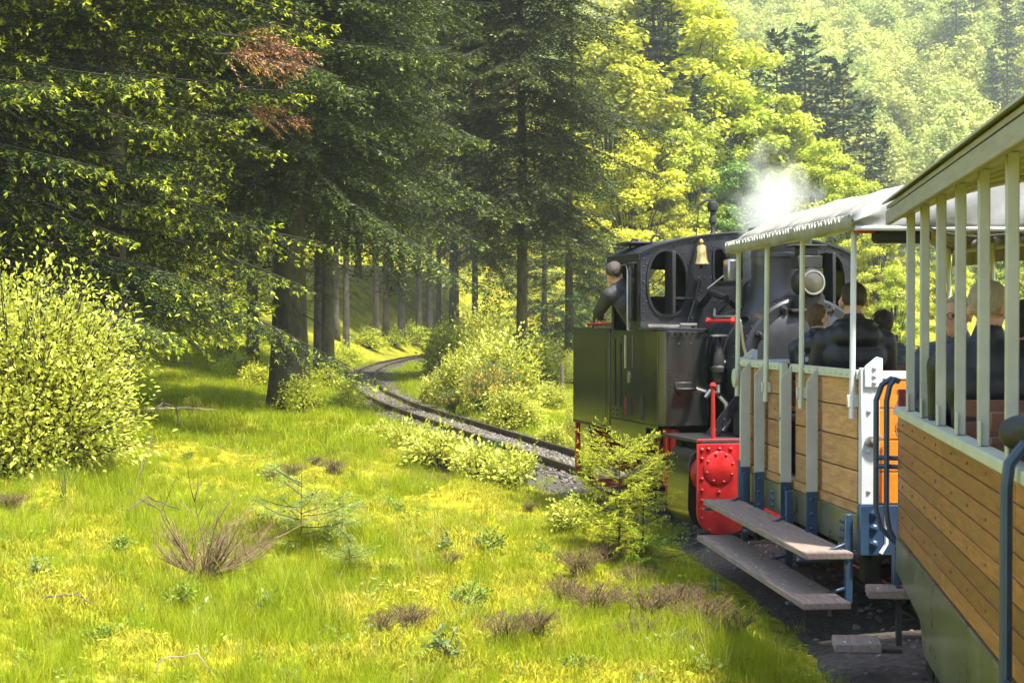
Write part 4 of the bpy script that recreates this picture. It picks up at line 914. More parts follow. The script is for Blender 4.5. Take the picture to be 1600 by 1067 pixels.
# boiler, smokebox
bo = MB().lathe([(.0, 0), (.545, 0), (.545, 1.25), (0, 1.25)], (0, .52, 1.62), (0, 1, 0), 48).build('boiler', M['black'], loco, angle=30)
for y in (.70, 1.02, 1.38): MB().lathe([(.546, 0), (.556, .004), (.556, .046), (.546, .05)], (0, y, 1.62), (0, 1, 0), 48).build('boiler_band', M['black'], bo)
sb = MB().lathe([(.30, .0), (.60, .0), (.625, .02), (.625, .26), (.60, .28), (.3, .28)], (0, .30, 1.62), (0, 1, 0), 48).build('smokebox', M['black'], loco, angle=30)
rivets('rivets', [(.632 * math.cos(a), .33 + dy, 1.62 + .632 * math.sin(a)) for a in np.arange(0, 6.28, .16) for dy in (0, .22)], (0, -1, 0), .010, M['black'], sb)
dr = MB().lathe([(.52, .0), (.52, .03), (.50, .045), (.38, .085), (.20, .115), (0, .125)], (0, .30, 1.62), (0, -1, 0), 44).build('smokebox_door', M['black'], loco, angle=30)
MB().lathe([(.055, 0), (.055, .06), (.03, .07), (0, .07)], (0, .19, 1.62), (0, -1, 0), 14).bar((-.02, .13, 1.62), (.16, .12, 1.5), .025, .025).build('door_handle', M['bright'], dr)
for a in (115, 150, 200, 235, 65, 30):
    c = Vector((.555 * math.cos(R(a)), .27, 1.62 + .555 * math.sin(R(a)))); n = Vector((math.cos(R(a)), 0, math.sin(R(a))))
    MB().bar(c + n * .035, c - n * .09, .045, .03, up=(0, -1, 0)).ball((c.x, c.y - .03, c.z), .025, 6).build('door_clamp', M['iron'], dr, .004)
MB().box(-.62, -.05, .32, .56, .96, 1.30).build('saddle_plate', M['black'], loco, .01); MB().box(.05, .62, .32, .56, .96, 1.30).build('saddle_plate', M['black'], loco, .01)
MB().bar((-.56, .45, 1.35), (-.86, .52, .96), .10, .02, up=(0, -1, 0)).build('stay_plate', M['black'], loco, .004)
rivets('stay_rivets', [tuple(Vector((-.56, .43, 1.35)).lerp(Vector((-.86, .50, .96)), t)) for t in (.1, .35, .6, .85)], (0, -1, 0), .012, M['black'], loco)
# chimney
ch = MB().lathe([(.40, -.10), (.345, .02), (.305, .10), (.285, .22), (.285, .62), (.30, .66), (.315, .68), (.315, .74), (.29, .75), (.26, .75), (.26, .40)], (0, .90, 2.16), (0, 0, 1), 40).build('chimney', M['black'], loco, angle=30)
MB().lathe([(.287, 0), (.292, .004), (.292, .04), (.287, .044)], (0, .90, 2.62), (0, 0, 1), 40).build('chimney_band', M['black'], ch)
MB().lathe([(.18, 0), (.18, .22), (.15, .28), (.06, .33), (0, .335)], (0, 1.42, 2.12), (0, 0, 1), 24).build('steam_dome', M['black'], loco)
# headlamp
hl = MB().lathe([(.0, 0), (.12, 0), (.135, .03), (.135, .20), (.10, .24), (0, .26)], (0, .16, 2.37), (0, 1, 0), 28).build('headlamp', M['iron'], loco)
MB().lathe([(.095, .0), (.095, .006), (.07, .016), (0, .022)], (0, .159, 2.37), (0, -1, 0), 28).build('lens', M['glassy'], hl)
MB().tube([(.104 * math.cos(k * math.pi / 12), .155, 2.37 + .104 * math.sin(k * math.pi / 12)) for k in range(24)], .012, 6, closed=True).build('lens_ring', M['bright'], hl)
MB().box(-.12, .12, .22, .40, 2.50, 2.62).box(-.09, .09, .24, .38, 2.62, 2.70).box(-.16, .16, .2, .42, 2.70, 2.72).build('lamp_vent', M['iron'], hl, .01)
MB().box(-.13, .13, .2, .42, 2.12, 2.26).box(-.2, .2, .18, .44, 2.10, 2.13).build('lamp_bracket', M['iron'], hl, .006)
# bell
bl = MB().lathe([(.026, .09), (.044, .086), (.051, .07), (.055, .0), (.064, -.052), (.084, -.088), (.086, -.098), (.077, -.098), (.045, -.02), (0, .0)], (-.55, 1.60, 2.68), (0, 0, 1), 28).build('bell', M['brass'], loco, angle=45)
MB().tube([(-.55, 1.60, 2.78), (-.55, 1.60, 2.82), (-.55, 1.745, 2.82)], .014, 6).ball((-.55, 1.60, 2.80), .026, 8).build('bell_hanger', M['brass'], bl)
MB().ball((-.55, 1.60, 2.555), .02, 8).tube([(-.55, 1.6, 2.56), (-.55, 1.6, 2.66)], .006, 5).build('clapper', M['iron'], bl)
# whistle on the roof
wh = MB().lathe([(.045, -.02), (.035, .03), (.022, .05), (.022, .13), (.038, .14), (.038, .19), (.028, .21), (.028, .25), (.05, .26), (.058, .30), (.05, .345), (.03, .36), (0, .365)], (-.26, 2.05, 2.88), (0, 0, 1), 18).build('whistle', M['iron'], loco)
MB().tube([(-.26, 2.05, 3.24), (-.32, 2.05, 3.25), (-.40, 2.05, 3.21), (-.42, 2.05, 3.18)], .013, 6).build('whistle_arm', M['iron'], wh)
MB().tube([(-.41, 2.05, 3.19), (-.44, 2.05, 2.88)], .006, 5).build('whistle_cord', M['iron'], wh)
# pipes, valve and rods on the boiler's left
hr = MB().tube([(-.66, 1.1, 2.02), (-.68, .4, 2.02)], .016, 8).ball((-.66, 1.1, 2.02), .035, 8).ball((-.68, .4, 2.02), .038, 8).build('red_hand_rail', M['red'], loco)
MB().tube([(-.52, 1.30, 2.14), (-.62, 1.05, 2.07), (-.64, .95, 2.06), (-.66, .34, 2.06), (-.65, .30, 2.02), (-.62, .30, 1.8), (-.56, .31, 1.6)], .013, 6).build('bright_pipe', M['bright'], loco)
MB().tube([(-.50, 1.72, 2.18), (-.50, 1.45, 2.30), (-.46, 1.15, 2.24)], .035, 8).tube([(-.66, 1.73, 1.96), (-.56, 1.70, 2.30), (-.53, 1.70, 2.42)], [.016, .016, .024], 8).build('cab_pipe', M['black'], loco)
MB().bar((-.50, 1.70, 2.25), (-.80, 1.70, 2.25), .03, .02).build('step_bar', M['iron'], loco)
MB().tube([(-.52, 1.5, 2.34), (-.36, 1.35, 2.50)], .009, 6).build('control_rod', M['bright'], loco)
MB().box(-.40, -.30, 1.25, 1.4, 2.40, 2.62).build('lubricator', M['bright'], loco, .015)
MB().tube([(-.22, 1.4, 2.12), (-.40, 1.25, 2.22), (-.50, 1.3, 2.10)], .03, 8).build('injector_pipe', M['iron'], loco)
vl = MB().lathe([(.03, 0), (.055, .02), (.06, .10), (.075, .12), (.075, .16), (.055, .18), (.055, .28), (.035, .32), (.035, .36), (.02, .38), (.02, .45)], (-.60, .98, 1.42), (0, 0, 1), 16).build('clack_valve', M['iron'], loco)
MB().lathe([(.02, 0), (.085, .005), (.085, .02), (.02, .025)], (-.60, .98, 1.87), (0, 0, 1), 18).build('valve_wheel', M['bright'], vl)
MB().tube([(-.60, .98, 1.42), (-.60, .98, 1.32), (-.54, .93, 1.24), (-.52, .93, 1.08), (-.56, .95, .98)], .026, 8).tube([(-.60, .96, 1.32), (-.72, .9, 1.36), (-.76, .9, 1.30)], .02, 6).build('valve_pipe', M['bright'], vl)
MB().tube([(-.60, .98, 1.62), (-.45, .96, 1.64)], .03, 8).build('valve_branch', M['bright'], vl)
# steam from the chimney
ms = bpy.data.materials.new('white_steam'); ms.use_nodes = True; nt = ms.node_tree; nt.nodes.clear(); L = nt.links
pv = nd(nt, 'ShaderNodeVolumePrincipled'); pv.inputs['Color'].default_value = (1, 1, 1, 1); pv.inputs['Anisotropy'].default_value = .2
tc = nd(nt, 'ShaderNodeTexCoord'); nz = nd(nt, 'ShaderNodeTexNoise'); nz.inputs['Scale'].default_value = 3.6; nz.inputs['Detail'].default_value = 5; nz.inputs['Roughness'].default_value = .6
L.new(tc.outputs['Object'], nz.inputs['Vector'])
mpg = nd(nt, 'ShaderNodeMapping'); mpg.inputs['Location'].default_value = (.06, 0, .10); mpg.inputs['Scale'].default_value = (1.5, 1.6, .92)
L.new(tc.outputs['Object'], mpg.inputs['Vector'])
ln = nd(nt, 'ShaderNodeVectorMath', operation='LENGTH'); L.new(mpg.outputs[0], ln.inputs[0])
fo = nd(nt, 'ShaderNodeMapRange'); fo.inputs['From Min'].default_value = .0; fo.inputs['From Max'].default_value = .95; fo.inputs['To Min'].default_value = .50; fo.inputs['To Max'].default_value = -.25
L.new(ln.outputs['Value'], fo.inputs['Value'])
ad = nd(nt, 'ShaderNodeMath', operation='ADD'); L.new(fo.outputs[0], ad.inputs[0]); L.new(nz.outputs['Fac'], ad.inputs[1])
sb_ = nd(nt, 'ShaderNodeMath', operation='SUBTRACT', use_clamp=True); sb_.inputs[1].default_value = .50; L.new(ad.outputs[0], sb_.inputs[0])
mu = nd(nt, 'ShaderNodeMath', operation='MULTIPLY'); mu.inputs[1].default_value = 5.0; L.new(sb_.outputs[0], mu.inputs[0]); L.new(mu.outputs[0], pv.inputs['Density'])
ov = nd(nt, 'ShaderNodeOutputMaterial'); L.new(pv.outputs[0], ov.inputs['Volume'])
bm = bmesh.new(); bmesh.ops.create_icosphere(bm, subdivisions=3, radius=1)
for v in bm.verts: v.co = Vector((v.co.x * .95 + .18, v.co.y * .75, v.co.z * 1.25 + .35))
me = bpy.data.meshes.new('steam_cloud'); bm.to_mesh(me); bm.free(); me.materials.append(ms)
st = link(bpy.data.objects.new('steam_cloud', me)); st.location = loco.matrix_basis @ Vector((-.02, .95, 3.15)); tag(st, 'puff of white steam rising from the locomotive chimney', 'steam', kind='stuff')
# ------------------------------------------------------------------ open coach with canvas roof
def wood(name, col, rough=.6, gx=(1, 1, 1), dark=.55, objr=.16):
    """painted or varnished boards: grain stretched along the board, knots and weathering"""
    m = mat(name, tuple(c * dark for c in col), rough, var=.0, scale=7, col2=col, stretch=gx, bump=.25, bscale=30, objr=objr); return m
M['ply'] = wood('varnished_board', (.52, .27, .115), .5, (9, .8, 7), .48, .28)
M['ply2'] = wood('brown_varnished_board', (.37, .150, .046), .42, (9, .7, 9), .40, .30)
M['orange'] = wood('orange_painted_board', (.80, .21, .012), .4, (.8, 6, 6), .86, .06)
M['sage'] = mat('sage_grey_paint', (.37, .37, .31), .55, var=.12, scale=5, rvar=.1, bump=.08, bscale=60)
M['sage2'] = mat('pale_green_paint', (.46, .48, .36), .5, var=.10, scale=4, bump=.06)
M['white'] = mat('white_paint', (.50, .51, .52), .4, var=.08, scale=4)
M['blue'] = mat('navy_paint', (.020, .045, .085), .38, var=.25, scale=6, rvar=.08, bump=.06)
M['olive'] = mat('olive_sill_paint', (.10, .105, .06), .30, var=.3, scale=3, rvar=.1, bump=.06, coat=.3)
M['canvas'] = mat('grey_canvas', (.26, .25, .21), .8, var=.18, scale=4, bump=.45, bscale=9, stretch=(1, 1.6, 1), trans=.10)
M['pvc'] = mat('grey_tarpaulin', (.22, .22, .21), .5, var=.12, scale=4, bump=.45, bscale=6, trans=.12)
M['rope'] = mat('white_lacing', (.75, .74, .70), .8)
M['tread'] = wood('weathered_step_board', (.27, .20, .16), .85, (9, .7, 6), .55, .1)
M['brown'] = wood('brown_bench_board', (.17, .060, .028), .45, (.8, 7, 7), .6, .1)
M['rust'] = M['rust']; M['dark'] = mat('underframe_grime', (.018, .017, .016), .75, var=.4, scale=8)
M['roofw'] = wood('roof_boards', (.28, .27, .215), .7, (7, .7, 7), .75, .1)
CR = R(5.0); ca, sa = math.cos(CR), math.sin(CR); HW = .85; CL = 3.35
CO = Vector((2.20 + HW * ca, 10.45 + HW * sa, 0))
co = empty('canvas_roof_coach', CO, CR); tag(co, 'open plank sided coach with grey canvas roof behind the locomotive', 'coach')
posts = [.90, 1.60, 2.42, 2.90]
rows = [(.868, 1.062), (1.070, 1.264), (1.272, 1.462), (1.470, 1.645)]
bays = [(.06, .87), (.93, 1.57), (2.04, 2.39), (2.45, 2.87), (2.93, 3.31)]
for s in (-1, 1):
    for (y0, y1) in bays:
        for (z0, z1) in rows: MB().box(s * HW - .016, s * HW + .016, y0, y1, z0, z1).build('plank', M['ply'], co, .004)
    for (y0, y1) in ((.0, 1.66), (2.02, CL)):
        tr = MB().box(s * (HW + .012) - .022, s * (HW + .012) + .022, y0, y1, 1.648, 1.705).build('top_rail', M['sage2'], co, .003)
        rivets('bolts', [(s * (HW + .034), y, 1.678) for y in np.arange(y0 + .08, y1, .13)], (s, 0, 0), .013, M['sage2'], tr)
    sl_ = MB().box(s * HW - .02, s * HW + .035, -.02, CL + .02, .565, .795).build('sill', M['olive'], co, .006)
    rivets('bolts', [(s * (HW + .036), y, z) for y in (.28, .33, 2.15, 2.2) for z in (.62, .67, .72)], (s, 0, 0), .016, M['blue'], sl_)
    MB().box(s * HW - .02, s * HW + .02, .0, CL, .80, .862).build('floor_edge', M['ply'], co, .003)
    for y in posts:                                  # L-section stanchions with sloping heads and navy feet
        x0 = HW + .0; ou = [(s * (x0 + .036), .85), (s * (x0 + .115), .85), (s * (x0 + .115), 1.60), (s * (x0 + .036), 1.70)]
        st_ = MB().prism(ou, y, y + .012, 'xz').box(s * (x0 + .036), s * (x0 + .046), y + .012, y + .06, .85, 1.645).build('stanchion', M['sage'], co, .003)
        fo_ = [(s * (x0 + .036), .50), (s * (x0 + .085), .50), (s * (x0 + .117), .57), (s * (x0 + .117), .85), (s * (x0 + .036), .85)]
        ft_ = MB().prism(fo_, y - .002, y + .014, 'xz').box(s * (x0 + .036), s * (x0 + .05), y + .014, y + .07, .52, .849).build('stanchion_foot', M['blue'], st_, .003)
        rivets('bolts', [(s * (x0 + .08), y - .002, z) for z in (.60, .70, .80)], (0, -1, 0), .015, M['blue'], ft_)
        rivets('bolts', [(s * (x0 + .048), y + .04, z) for z in (.95, 1.1, 1.25, 1.4, 1.55)], (s, 0, 0), .010, M['sage2'], st_)
    # door leaf with chain at the entry
    MB().box(s * HW - .02, s * HW + .03, 1.97, 2.03, .87, 1.70).build('door_post', M['sage2'], co, .004)
    ch_ = MB()
    for k in range(13):
        t = k / 12; p = Vector((s * (HW + .05), 2.18 - .5 * t, 1.58 - .30 * math.sin(math.pi * t) ** .8)); 
        ch_.tube([p + Vector((.006 * math.cos(a) * (k % 2), .018 * math.cos(a), .009 * math.sin(a) + .006)) for a in np.arange(0, 6.2, 1.05)], .004, 4, closed=True)
    ch_.build('chain', M['bright'], co)
    # canopy poles
    for y in (.04, 1.28, 2.32, 3.30):
        MB().tube([(s * (HW + .055), y, 1.40), (s * (HW + .05), y, 1.75), (s * (HW + .04), y + .01, 2.62)], .019, 8).build('canopy_pole', M['white'] if y < .1 else M['sage2'], co)
        MB().box(s * (HW + .05) - .035, s * (HW + .05) + .035, y - .012, y + .012, 1.47, 1.55).build('pole_clamp', M['sage2'], co, .003)
    MB().lathe([(.07, 0), (.075, .01), (.075, .03), (0, .035)], (s * (HW + .05), 3.32, 1.55), (s, 0, 0), 18).build('lamp_disc', M['sage2'], co)
    # steps
    for (xa, xb, z, ya, yb) in ((.94, 1.24, .555, -.12, 3.05), (1.02, 1.32, .285, -.35, 2.9)):
        ym = ya + (yb - ya) * .42
        for (a, b) in ((ya, ym - .004), (ym + .004, yb)):
            sp_ = MB().box(min(s * xa, s * xb), max(s * xa, s * xb), a, b, z - .022, z + .022).build('step_board', M['tread'], co, .006)
            rivets('screws', [(s * x, y, z + .0215) for y in np.arange(a + .1, b, .62) for x in (xa + .06, xb - .06)], (0, 0, 1), .008, M['bright'], sp_)
    for y in (.02, 1.5, 2.9):
        MB().bar((s * .93, y, .80), (s * .93, y, .24), .03, .05).bar((s * .93, y, .515), (s * 1.26, y, .515), .05, .02).bar((s * .93, y, .245), (s * 1.33, y, .245), .05, .02).bar((s * .93, y, .34), (s * 1.2, y, .26), .02, .02).bar((s * .93, y, .62), (s * 1.15, y, .53), .02, .02).build('step_hanger', M['blue'], co, .004)
for y0, end in ((-.016, -1), (CL - .016, 1)):
    for (z0, z1) in rows: MB().box(-HW + .10, HW - .10, y0, y0 + .032, z0, z1).build('end_plank', M['orange'], co, .004)
    MB().box(-HW + .10, HW - .10, y0 - .006, y0 + .03, 1.648, 1.70).build('end_rail', M['white'], co, .004)
    eb = MB().box(-HW - .03, HW + .03, y0 - .04 if end < 0 else y0, y0 + .03 if end < 0 else y0 + .07, .545, .862).build('end_beam', M['blue'], co, .006)
    rivets('bolts', [(x, y0 - .04, z) for x in (-.79, .79) for z in (.62, .72, .81)], (0, -1, 0), .028, M['blue'], eb)
    for s in (-1, 1):
        cp = MB().box(min(s * (HW - .10), s * (HW + .018)), max(s * (HW - .10), s * (HW + .018)), y0 - .025, y0 + .036, .864, 1.72).build('corner_post', M['white'], co, .004)
        MB().prism([(s * (HW - .115), 1.60), (s * (HW - .0), 1.60), (s * (HW + .0), 1.73), (s * (HW - .075), 1.79), (s * (HW - .115), 1.78)], y0 - .04, y0 - .026, 'xz').build('gusset_plate', M['white'], cp, .003)
        rivets('bolts', [(s * (HW - .06), y0 - .04, z) for z in (1.63, 1.67, 1.72)] + [(s * (HW - .03), y0 - .026, z) for z in (.95, 1.2, 1.45)], (0, -1, 0), .015, M['white'], cp)
MB().tube([(-HW + .14, -.05, 1.28), (-HW + .14, -.06, .62), (-HW + .10, -.07, .56)], .014, 6).build('drain_pipe', M['white'], co)
MB().lathe([(.035, 0), (.035, .03), (.015, .035)], (-HW + .04, -.04, 1.26), (0, -1, 0), 12).tube([(-HW + .04, -.07, 1.26), (-HW + .10, -.09, 1.29)], .016, 6).build('hose_hook', M['bright'], co)
MB().box(-HW, HW, 0, CL, .80, .86).build('floor', M['tread'], co)
for y in (.35, 1.15, 2.25, 3.05):                   # benches
    b_ = MB().box(-.80, .80, y - .17, y + .17, 1.26, 1.30).build('bench_seat', M['brown'], co, .006)
    for z in (1.42, 1.53, 1.64): MB().box(-.80, .80, y - .20, y - .175, z - .04, z + .04).build('backrest_slat', M['brown'], b_, .005)
    for x in (-.7, .7): MB().box(x - .02, x + .02, y - .19, y + .12, .86, 1.26).build('bench_leg', M['iron'], b_, .004)
# canvas canopy
def canopy_sec(y):
    sag = .02 * math.sin(y * 5.3) + .012 * math.sin(y * 11 + 1); pr = []
    hw = .965; ze = 2.665
    for k in range(25):
        u = -1 + 2 * k / 24; x = hw * u; h = (1 - abs(u) ** 3.2); z = ze + .235 * h + .02 * math.sin(y * 9.4) * (h) * (1 - h) * 2 + sag * .4 * h
        pr.append((x, z))
    return pr
NY = 110; V = []; F = []
for j in range(NY + 1):
    y = -.16 + (CL + .26) * j / NY; e = max(0, (y - (CL - .25)) / .35); pr = canopy_sec(y)
    for (x, z) in pr: g_ = abs(x / .965) ** 3; V.append((x * (1 - .03 * e) * (1 + .012 * g_ * math.sin(y * 31 + 2 * math.sin(y * 7))), y, z - .10 * e * e + .006 * math.sin(x * 23 + y * 17) + .022 * (1 - g_) * math.sin(y * 9 + x * 5) * math.sin(y * 3.1) + .010 * g_ * math.sin(y * 29)))
F = [(j * 25 + k, j * 25 + k + 1, (j + 1) * 25 + k + 1, (j + 1) * 25 + k) for j in range(NY) for k in range(24)]
mb = MB(); mb.add(V, F); cn = mb.build('canvas_roof', M['canvas'], co); sm = cn.modifiers.new('thick', 'SOLIDIFY'); sm.thickness = .006
for s in (-1, 1):
    V = []; 
    for j in range(NY + 1):
        y = -.16 + (CL + .26) * j / NY; w = .012 * math.sin(y * 8) + .008 * math.sin(y * 19)
        dz = .0 if s < 0 else .10; V += [(s * (.967 + .004), y, 2.675), (s * (.972 + w * .4), y, 2.63 - dz * .5), (s * (.962 + w), y, 2.575 - dz + .006 * math.sin(y * 6))]
    F = [(j * 3 + k, j * 3 + k + 1, (j + 1) * 3 + k + 1, (j + 1) * 3 + k) for j in range(NY) for k in range(2)]
    mb = MB(); mb.add(V, F); vn = mb.build('valance', M['canvas'], co); sm = vn.modifiers.new('thick', 'SOLIDIFY'); sm.thickness = .005
    mb = MB(); n = 44; rl = random.Random(4)
    for j in range(n):
        y = -.08 + (CL + .1) * (j + rl.uniform(-.25, .25)) / n
        if rl.random() < .12: continue
        mb.tube([(s * .982, y, 2.668), (s * .990, y + .02, 2.65 + rl.uniform(-.01, .01)), (s * .990, y + .04, 2.632), (s * .988, y + .06, 2.655), (s * .986, y + .085, 2.652)], .0034, 4)
    mb.build('lacing', M['rope'], vn)
    MB().tube([(s * .93, -.1, 2.59), (s * .93, CL + .05, 2.59)], .016, 8).build('canopy_rail', M['sage2'], co)
for y in (-.08, .8, 1.7, 2.55, 3.32):
    MB().tube([(.93 * u, y, 2.645 + .20 * (1 - abs(u) ** 3.2)) for u in np.linspace(-1, 1, 15)], .014, 6).build('canopy_hoop', M['sage'], co)
# end flap of tarpaulin with folds
V = []; nu, nv = 30, 10
for i in range(nv + 1):
    for k in range(nu + 1):
        u = -1 + 2 * k / nu; v = i / nv; top = 2.665 + .245 * (1 - abs(u) ** 3.2); bot = 2.585; fold = .035 * math.sin(u * 9 + v * 3) * v * (1 - v) * 3 + .03 * max(0, abs(u) - .7) * math.sin(v * 9) * 2
        V.append((.975 * u * (1 + .01 * v), -.17 - .05 * math.sin(v * 2.2) + fold, top + (bot - top) * v))
F = [(i * (nu + 1) + k, i * (nu + 1) + k + 1, (i + 1) * (nu + 1) + k + 1, (i + 1) * (nu + 1) + k) for i in range(nv) for k in range(nu)]
mb = MB(); mb.add(V, F); ef = mb.build('end_flap', M['pvc'], co); sm = ef.modifiers.new('thick', 'SOLIDIFY'); sm.thickness = .006
MB().tube([(-.96, -.20, 2.585), (.96, -.20, 2.585)], .016, 8).build('flap_bar', M['white'], co)
MB().tube([(-.55, -.235, 2.60), (-.4, -.25, 2.55), (-.2, -.24, 2.53), (0, -.24, 2.55)], .008, 6).build('flap_cord', M['iron'], co)
MB().box(-.92, -.80, -.12, -.04, 2.56, 2.65).build('tail_light', M['red'], co, .008); MB().box(-.80, -.45, -.14, 0, 2.50, 2.60).build('loudspeaker_box', M['soot'], co, .02)
# underframe and running gear
MB().box(-.45, .45, .0, CL, .48, .56).build('underframe', M['dark'], co, .01)
for y in (.75, 2.6):
    ax = MB().tube([(-.5, y, .33), (.5, y, .33)], .04, 8).build('axle', M['dark'], co)
    for s in (-1, 1):
        MB().lathe([(.05, 0), (.235, 0), (.24, .03), (.21, .05), (.05, .05)], (s * .36, y, .33), (-s, 0, 0), 22).build('wheel', M['dark'], ax)
        jb = MB().box(s * .56 - .06, s * .56 + .06, y - .08, y + .08, .24, .44).build('axle_box', M['dark'], co, .02)
        MB().tube([(s * .56, y - .38, .50), (s * .56, y - .2, .44), (s * .56, y, .42), (s * .56, y + .2, .44), (s * .56, y + .38, .50)], .022, 6).build('leaf_spring', M['dark'], jb)
MB().tube([(-.72, 2.95, .46), (-.8, 2.6, .36), (-.72, 2.3, .40)], .02, 6).build('brake_rod', M['red'], co); MB().lathe([(.16, 0), (.17, .05), (.12, .08), (0, .08)], (-.75, 3.22, .42), (-1, 0, 0), 20).build('brake_drum', M['dark'], co)
MB().tube([(-.45, -.25, .38), (-.2, -.5, .35), (-.05, -.9, .42)], .022, 6).build('coupling_hose', M['bright'], co)
MB().lathe([(.05, 0), (.05, .25), (.15, .27), (.15, .32), (.05, .34)], (0, -.05, .62), (0, -1, 0), 16).build('centre_buffer', M['dark'], co)

# ------------------------------------------------------------------ near coach with wooden roof
NR = -math.atan(.13); NL = 6.4; NW = 1.75
NO = Vector((2.245, 9.6, 0))                         # far left corner; local y runs towards the camera as negative
nc = empty('plank_coach', NO, NR); tag(nc, 'brown plank sided coach with pale posts and wooden roof at the right edge', 'coach')
seams = [0, -1.98, -3.95, -6.0]; pz = np.linspace(.775, 1.470, 9)
for s, X in ((-1, 0.0), (1, NW)):
    for a in range(3):
        for k in range(8):
            MB().box(X - .014, X + .014, seams[a + 1] + .003, seams[a] - .003, pz[k] + .0025, pz[k + 1] - .0025).build('plank', M['ply2'], nc, .003)
    rv = [(X + s * .0135, y, (pz[k] + pz[k + 1]) / 2) for y in (-.25, -.75, -1.3, -1.75, -2.3, -2.8, -3.3, -3.7) for k in range(8) if (k + int(y * 4)) % 2 == 0]
    nh = rivets('nail_heads', rv, (s, 0, 0), .008, M['brown'], nc)
    MB().box(X - .045, X + .035, -NL, .01, 1.472, 1.52).build('top_rail', M['sage2'], nc, .006)
    MB().prism([(-.02, .78), (-.02, .575), (-1.25, .50), (-1.42, .36), (-NL, .36), (-NL, .772), (-.02, .772)][1:], X - .03 * 1, X + .012, 'yz').build('sill', M['olive'], nc, .005)
    for k in range(9):
        y = -.52 - .655 * k
        pp = MB().box(X - .024, X + .020, y - .021, y + .021, 1.522, 2.60).build('post', M['sage'], nc, .004)
        MB().box(X - .026 if s < 0 else X + .014, X - .016 if s < 0 else X + .024, y - .044, y - .0225, 1.522, 1.62).build('post_bracket', M['sage2'], pp, .002)
    fa = MB().box(X + s * .075 - .016, X + s * .075 + .016, -NL, -.02, 2.565, 2.645).build('eave_board', M['roofw'], nc, .004)
    MB().box(X - .03, X + .03, -NL, -.06, 2.602, 2.655).build('wall_plate', M['sage'], nc, .004)
for y in np.arange(-.2, -NL, -.655): MB().tube([(NW / 2 + u * NW / 2 * .99, y, 2.625 + .20 * (1 - u * u)) for u in np.linspace(-1, 1, 11)], .022, 6).build('roof_rib', M['sage'], nc)
nb = 17
for k in range(nb):
    u0 = -1.10 + 2.20 * k / nb; u1 = -1.10 + 2.20 * (k + 1) / nb - .006; f = lambda u: (NW / 2 + u * NW / 2, 2.652 + .21 * (1 - (u / 1.1) ** 2))
    a, b = f(u0), f(u1); MB().prism([a, b, (b[0], b[1] + .022), (a[0], a[1] + .022)], -NL, -.03, 'xz').build('roof_board', M['roofw'], nc)
MB().prism([(NW / 2 + u * NW / 2, 2.69 + .215 * (1 - (u / 1.13) ** 2)) for u in np.linspace(-1.13, 1.13, 21)] + [(NW / 2 + u * NW / 2, 2.68 + .215 * (1 - (u / 1.13) ** 2)) for u in np.linspace(1.13, -1.13, 21)], -NL, -.01, 'xz').build('roof_sheet', M['sage'], nc)
for k in range(5):
    MB().box(.03, NW - .03, .0, .03, .78 + k * .14, .915 + k * .14).build('end_plank', M['dkred'], nc, .004)
MB().box(-.014, .03, .004, .03, .775, 1.62).build('end_post', M['dkred'], nc, .004)
MB().box(0, NW, -NL, 0, .70, .765).build('floor', M['tread'], nc)
for y, bd in ((-.24, -1), (-1.62, 1), (-2.7, 1), (-3.6, 1), (-4.5, 1)):
    b_ = MB().box(.06, NW - .06, y - .17, y + .17, 1.16, 1.20).build('bench_seat', M['brown'], nc, .006)
    for z in (1.30, 1.40, 1.50, 1.60): MB().box(.06, NW - .06, y - bd * .2025 - .0125, y - bd * .2025 + .0125, z - .042, z + .042).build('backrest_slat', M['brown'], b_, .006)
    for x in (.12, NW - .12): MB().box(x - .02, x + .02, y - .19, y + .12, .765, 1.16).build('bench_leg', M['iron'], b_, .004)
# grab rails at the ends and the entry
for k, (dx, yy) in enumerate(((-.13, .11), (-.075, .06))):
    MB().tube([(.0, yy, 1.66), (dx * .35, yy, 1.675), (dx * .75, yy, 1.64), (dx, yy, 1.55), (dx, yy, 1.2), (dx, yy, .92), (dx * .75, yy, .80), (dx * .2, yy, .73), (.02, yy, .72)], .017, 8).build('grab_rail', M['blue'], nc)
for z in (1.215, 1.165): MB().tube([(-.13, .11, z), (.03, .06, z)], .014, 8).build('rail_crossbar', M['blue'], nc)
for z0 in (.42,): MB().bar((-.02, .09, .72), (-.02, .09, z0), .06, .04).bar((-.02, .0, .72), (-.02, .0, z0), .05, .04).build('rail_post', M['blue'], nc, .005)
MB().tube([(.05, -4.2, 1.60), (-.03, -4.2, 1.60), (-.075, -4.2, 1.54), (-.085, -4.2, 1.46), (-.085, -4.2, .30)], .021, 8).tube([(-.085, -4.2, .82), (-.085, -4.9, .82)], .018, 8).build('door_rail', M['blue'], nc)
ch_ = MB()
for k in range(14):
    p = Vector((-.01 + .012 * math.sin(k), .05 + .02 * math.sin(k * .9), 1.60 - .02 * k)); ch_.tube([p + Vector((.008 * math.cos(a), .012 * math.cos(a) * (k % 2), .014 * math.sin(a))) for a in np.arange(0, 6.2, 1.05)], .004, 4, closed=True)
ch_.build('chain', M['bright'], nc)
for (x0, x1, z, y0, y1) in ((-.20, .12, .47, -.22, .02), (-.40, -.14, .20, -.42, -.14)):
    sp_ = MB().box(x0, x1, y0, y1, z - .03, z + .02).build('step_board', M['tread'], nc, .006); rivets('screws', [(x, y, z + .0195) for x in (x0 + .06, x1 - .06) for y in (y0 + .06,)], (0, 0, 1), .008, M['bright'], sp_)
MB().bar((-.02, -.10, .5), (-.02, -.10, .16), .06, .03).bar((-.02, -.28, .16), (-.3, -.28, .16), .05, .02).build('step_hanger', M['dark'], nc)
MB().box(.3, 1.45, -NL, .0, .45, .70).build('underframe', M['dark'], nc)
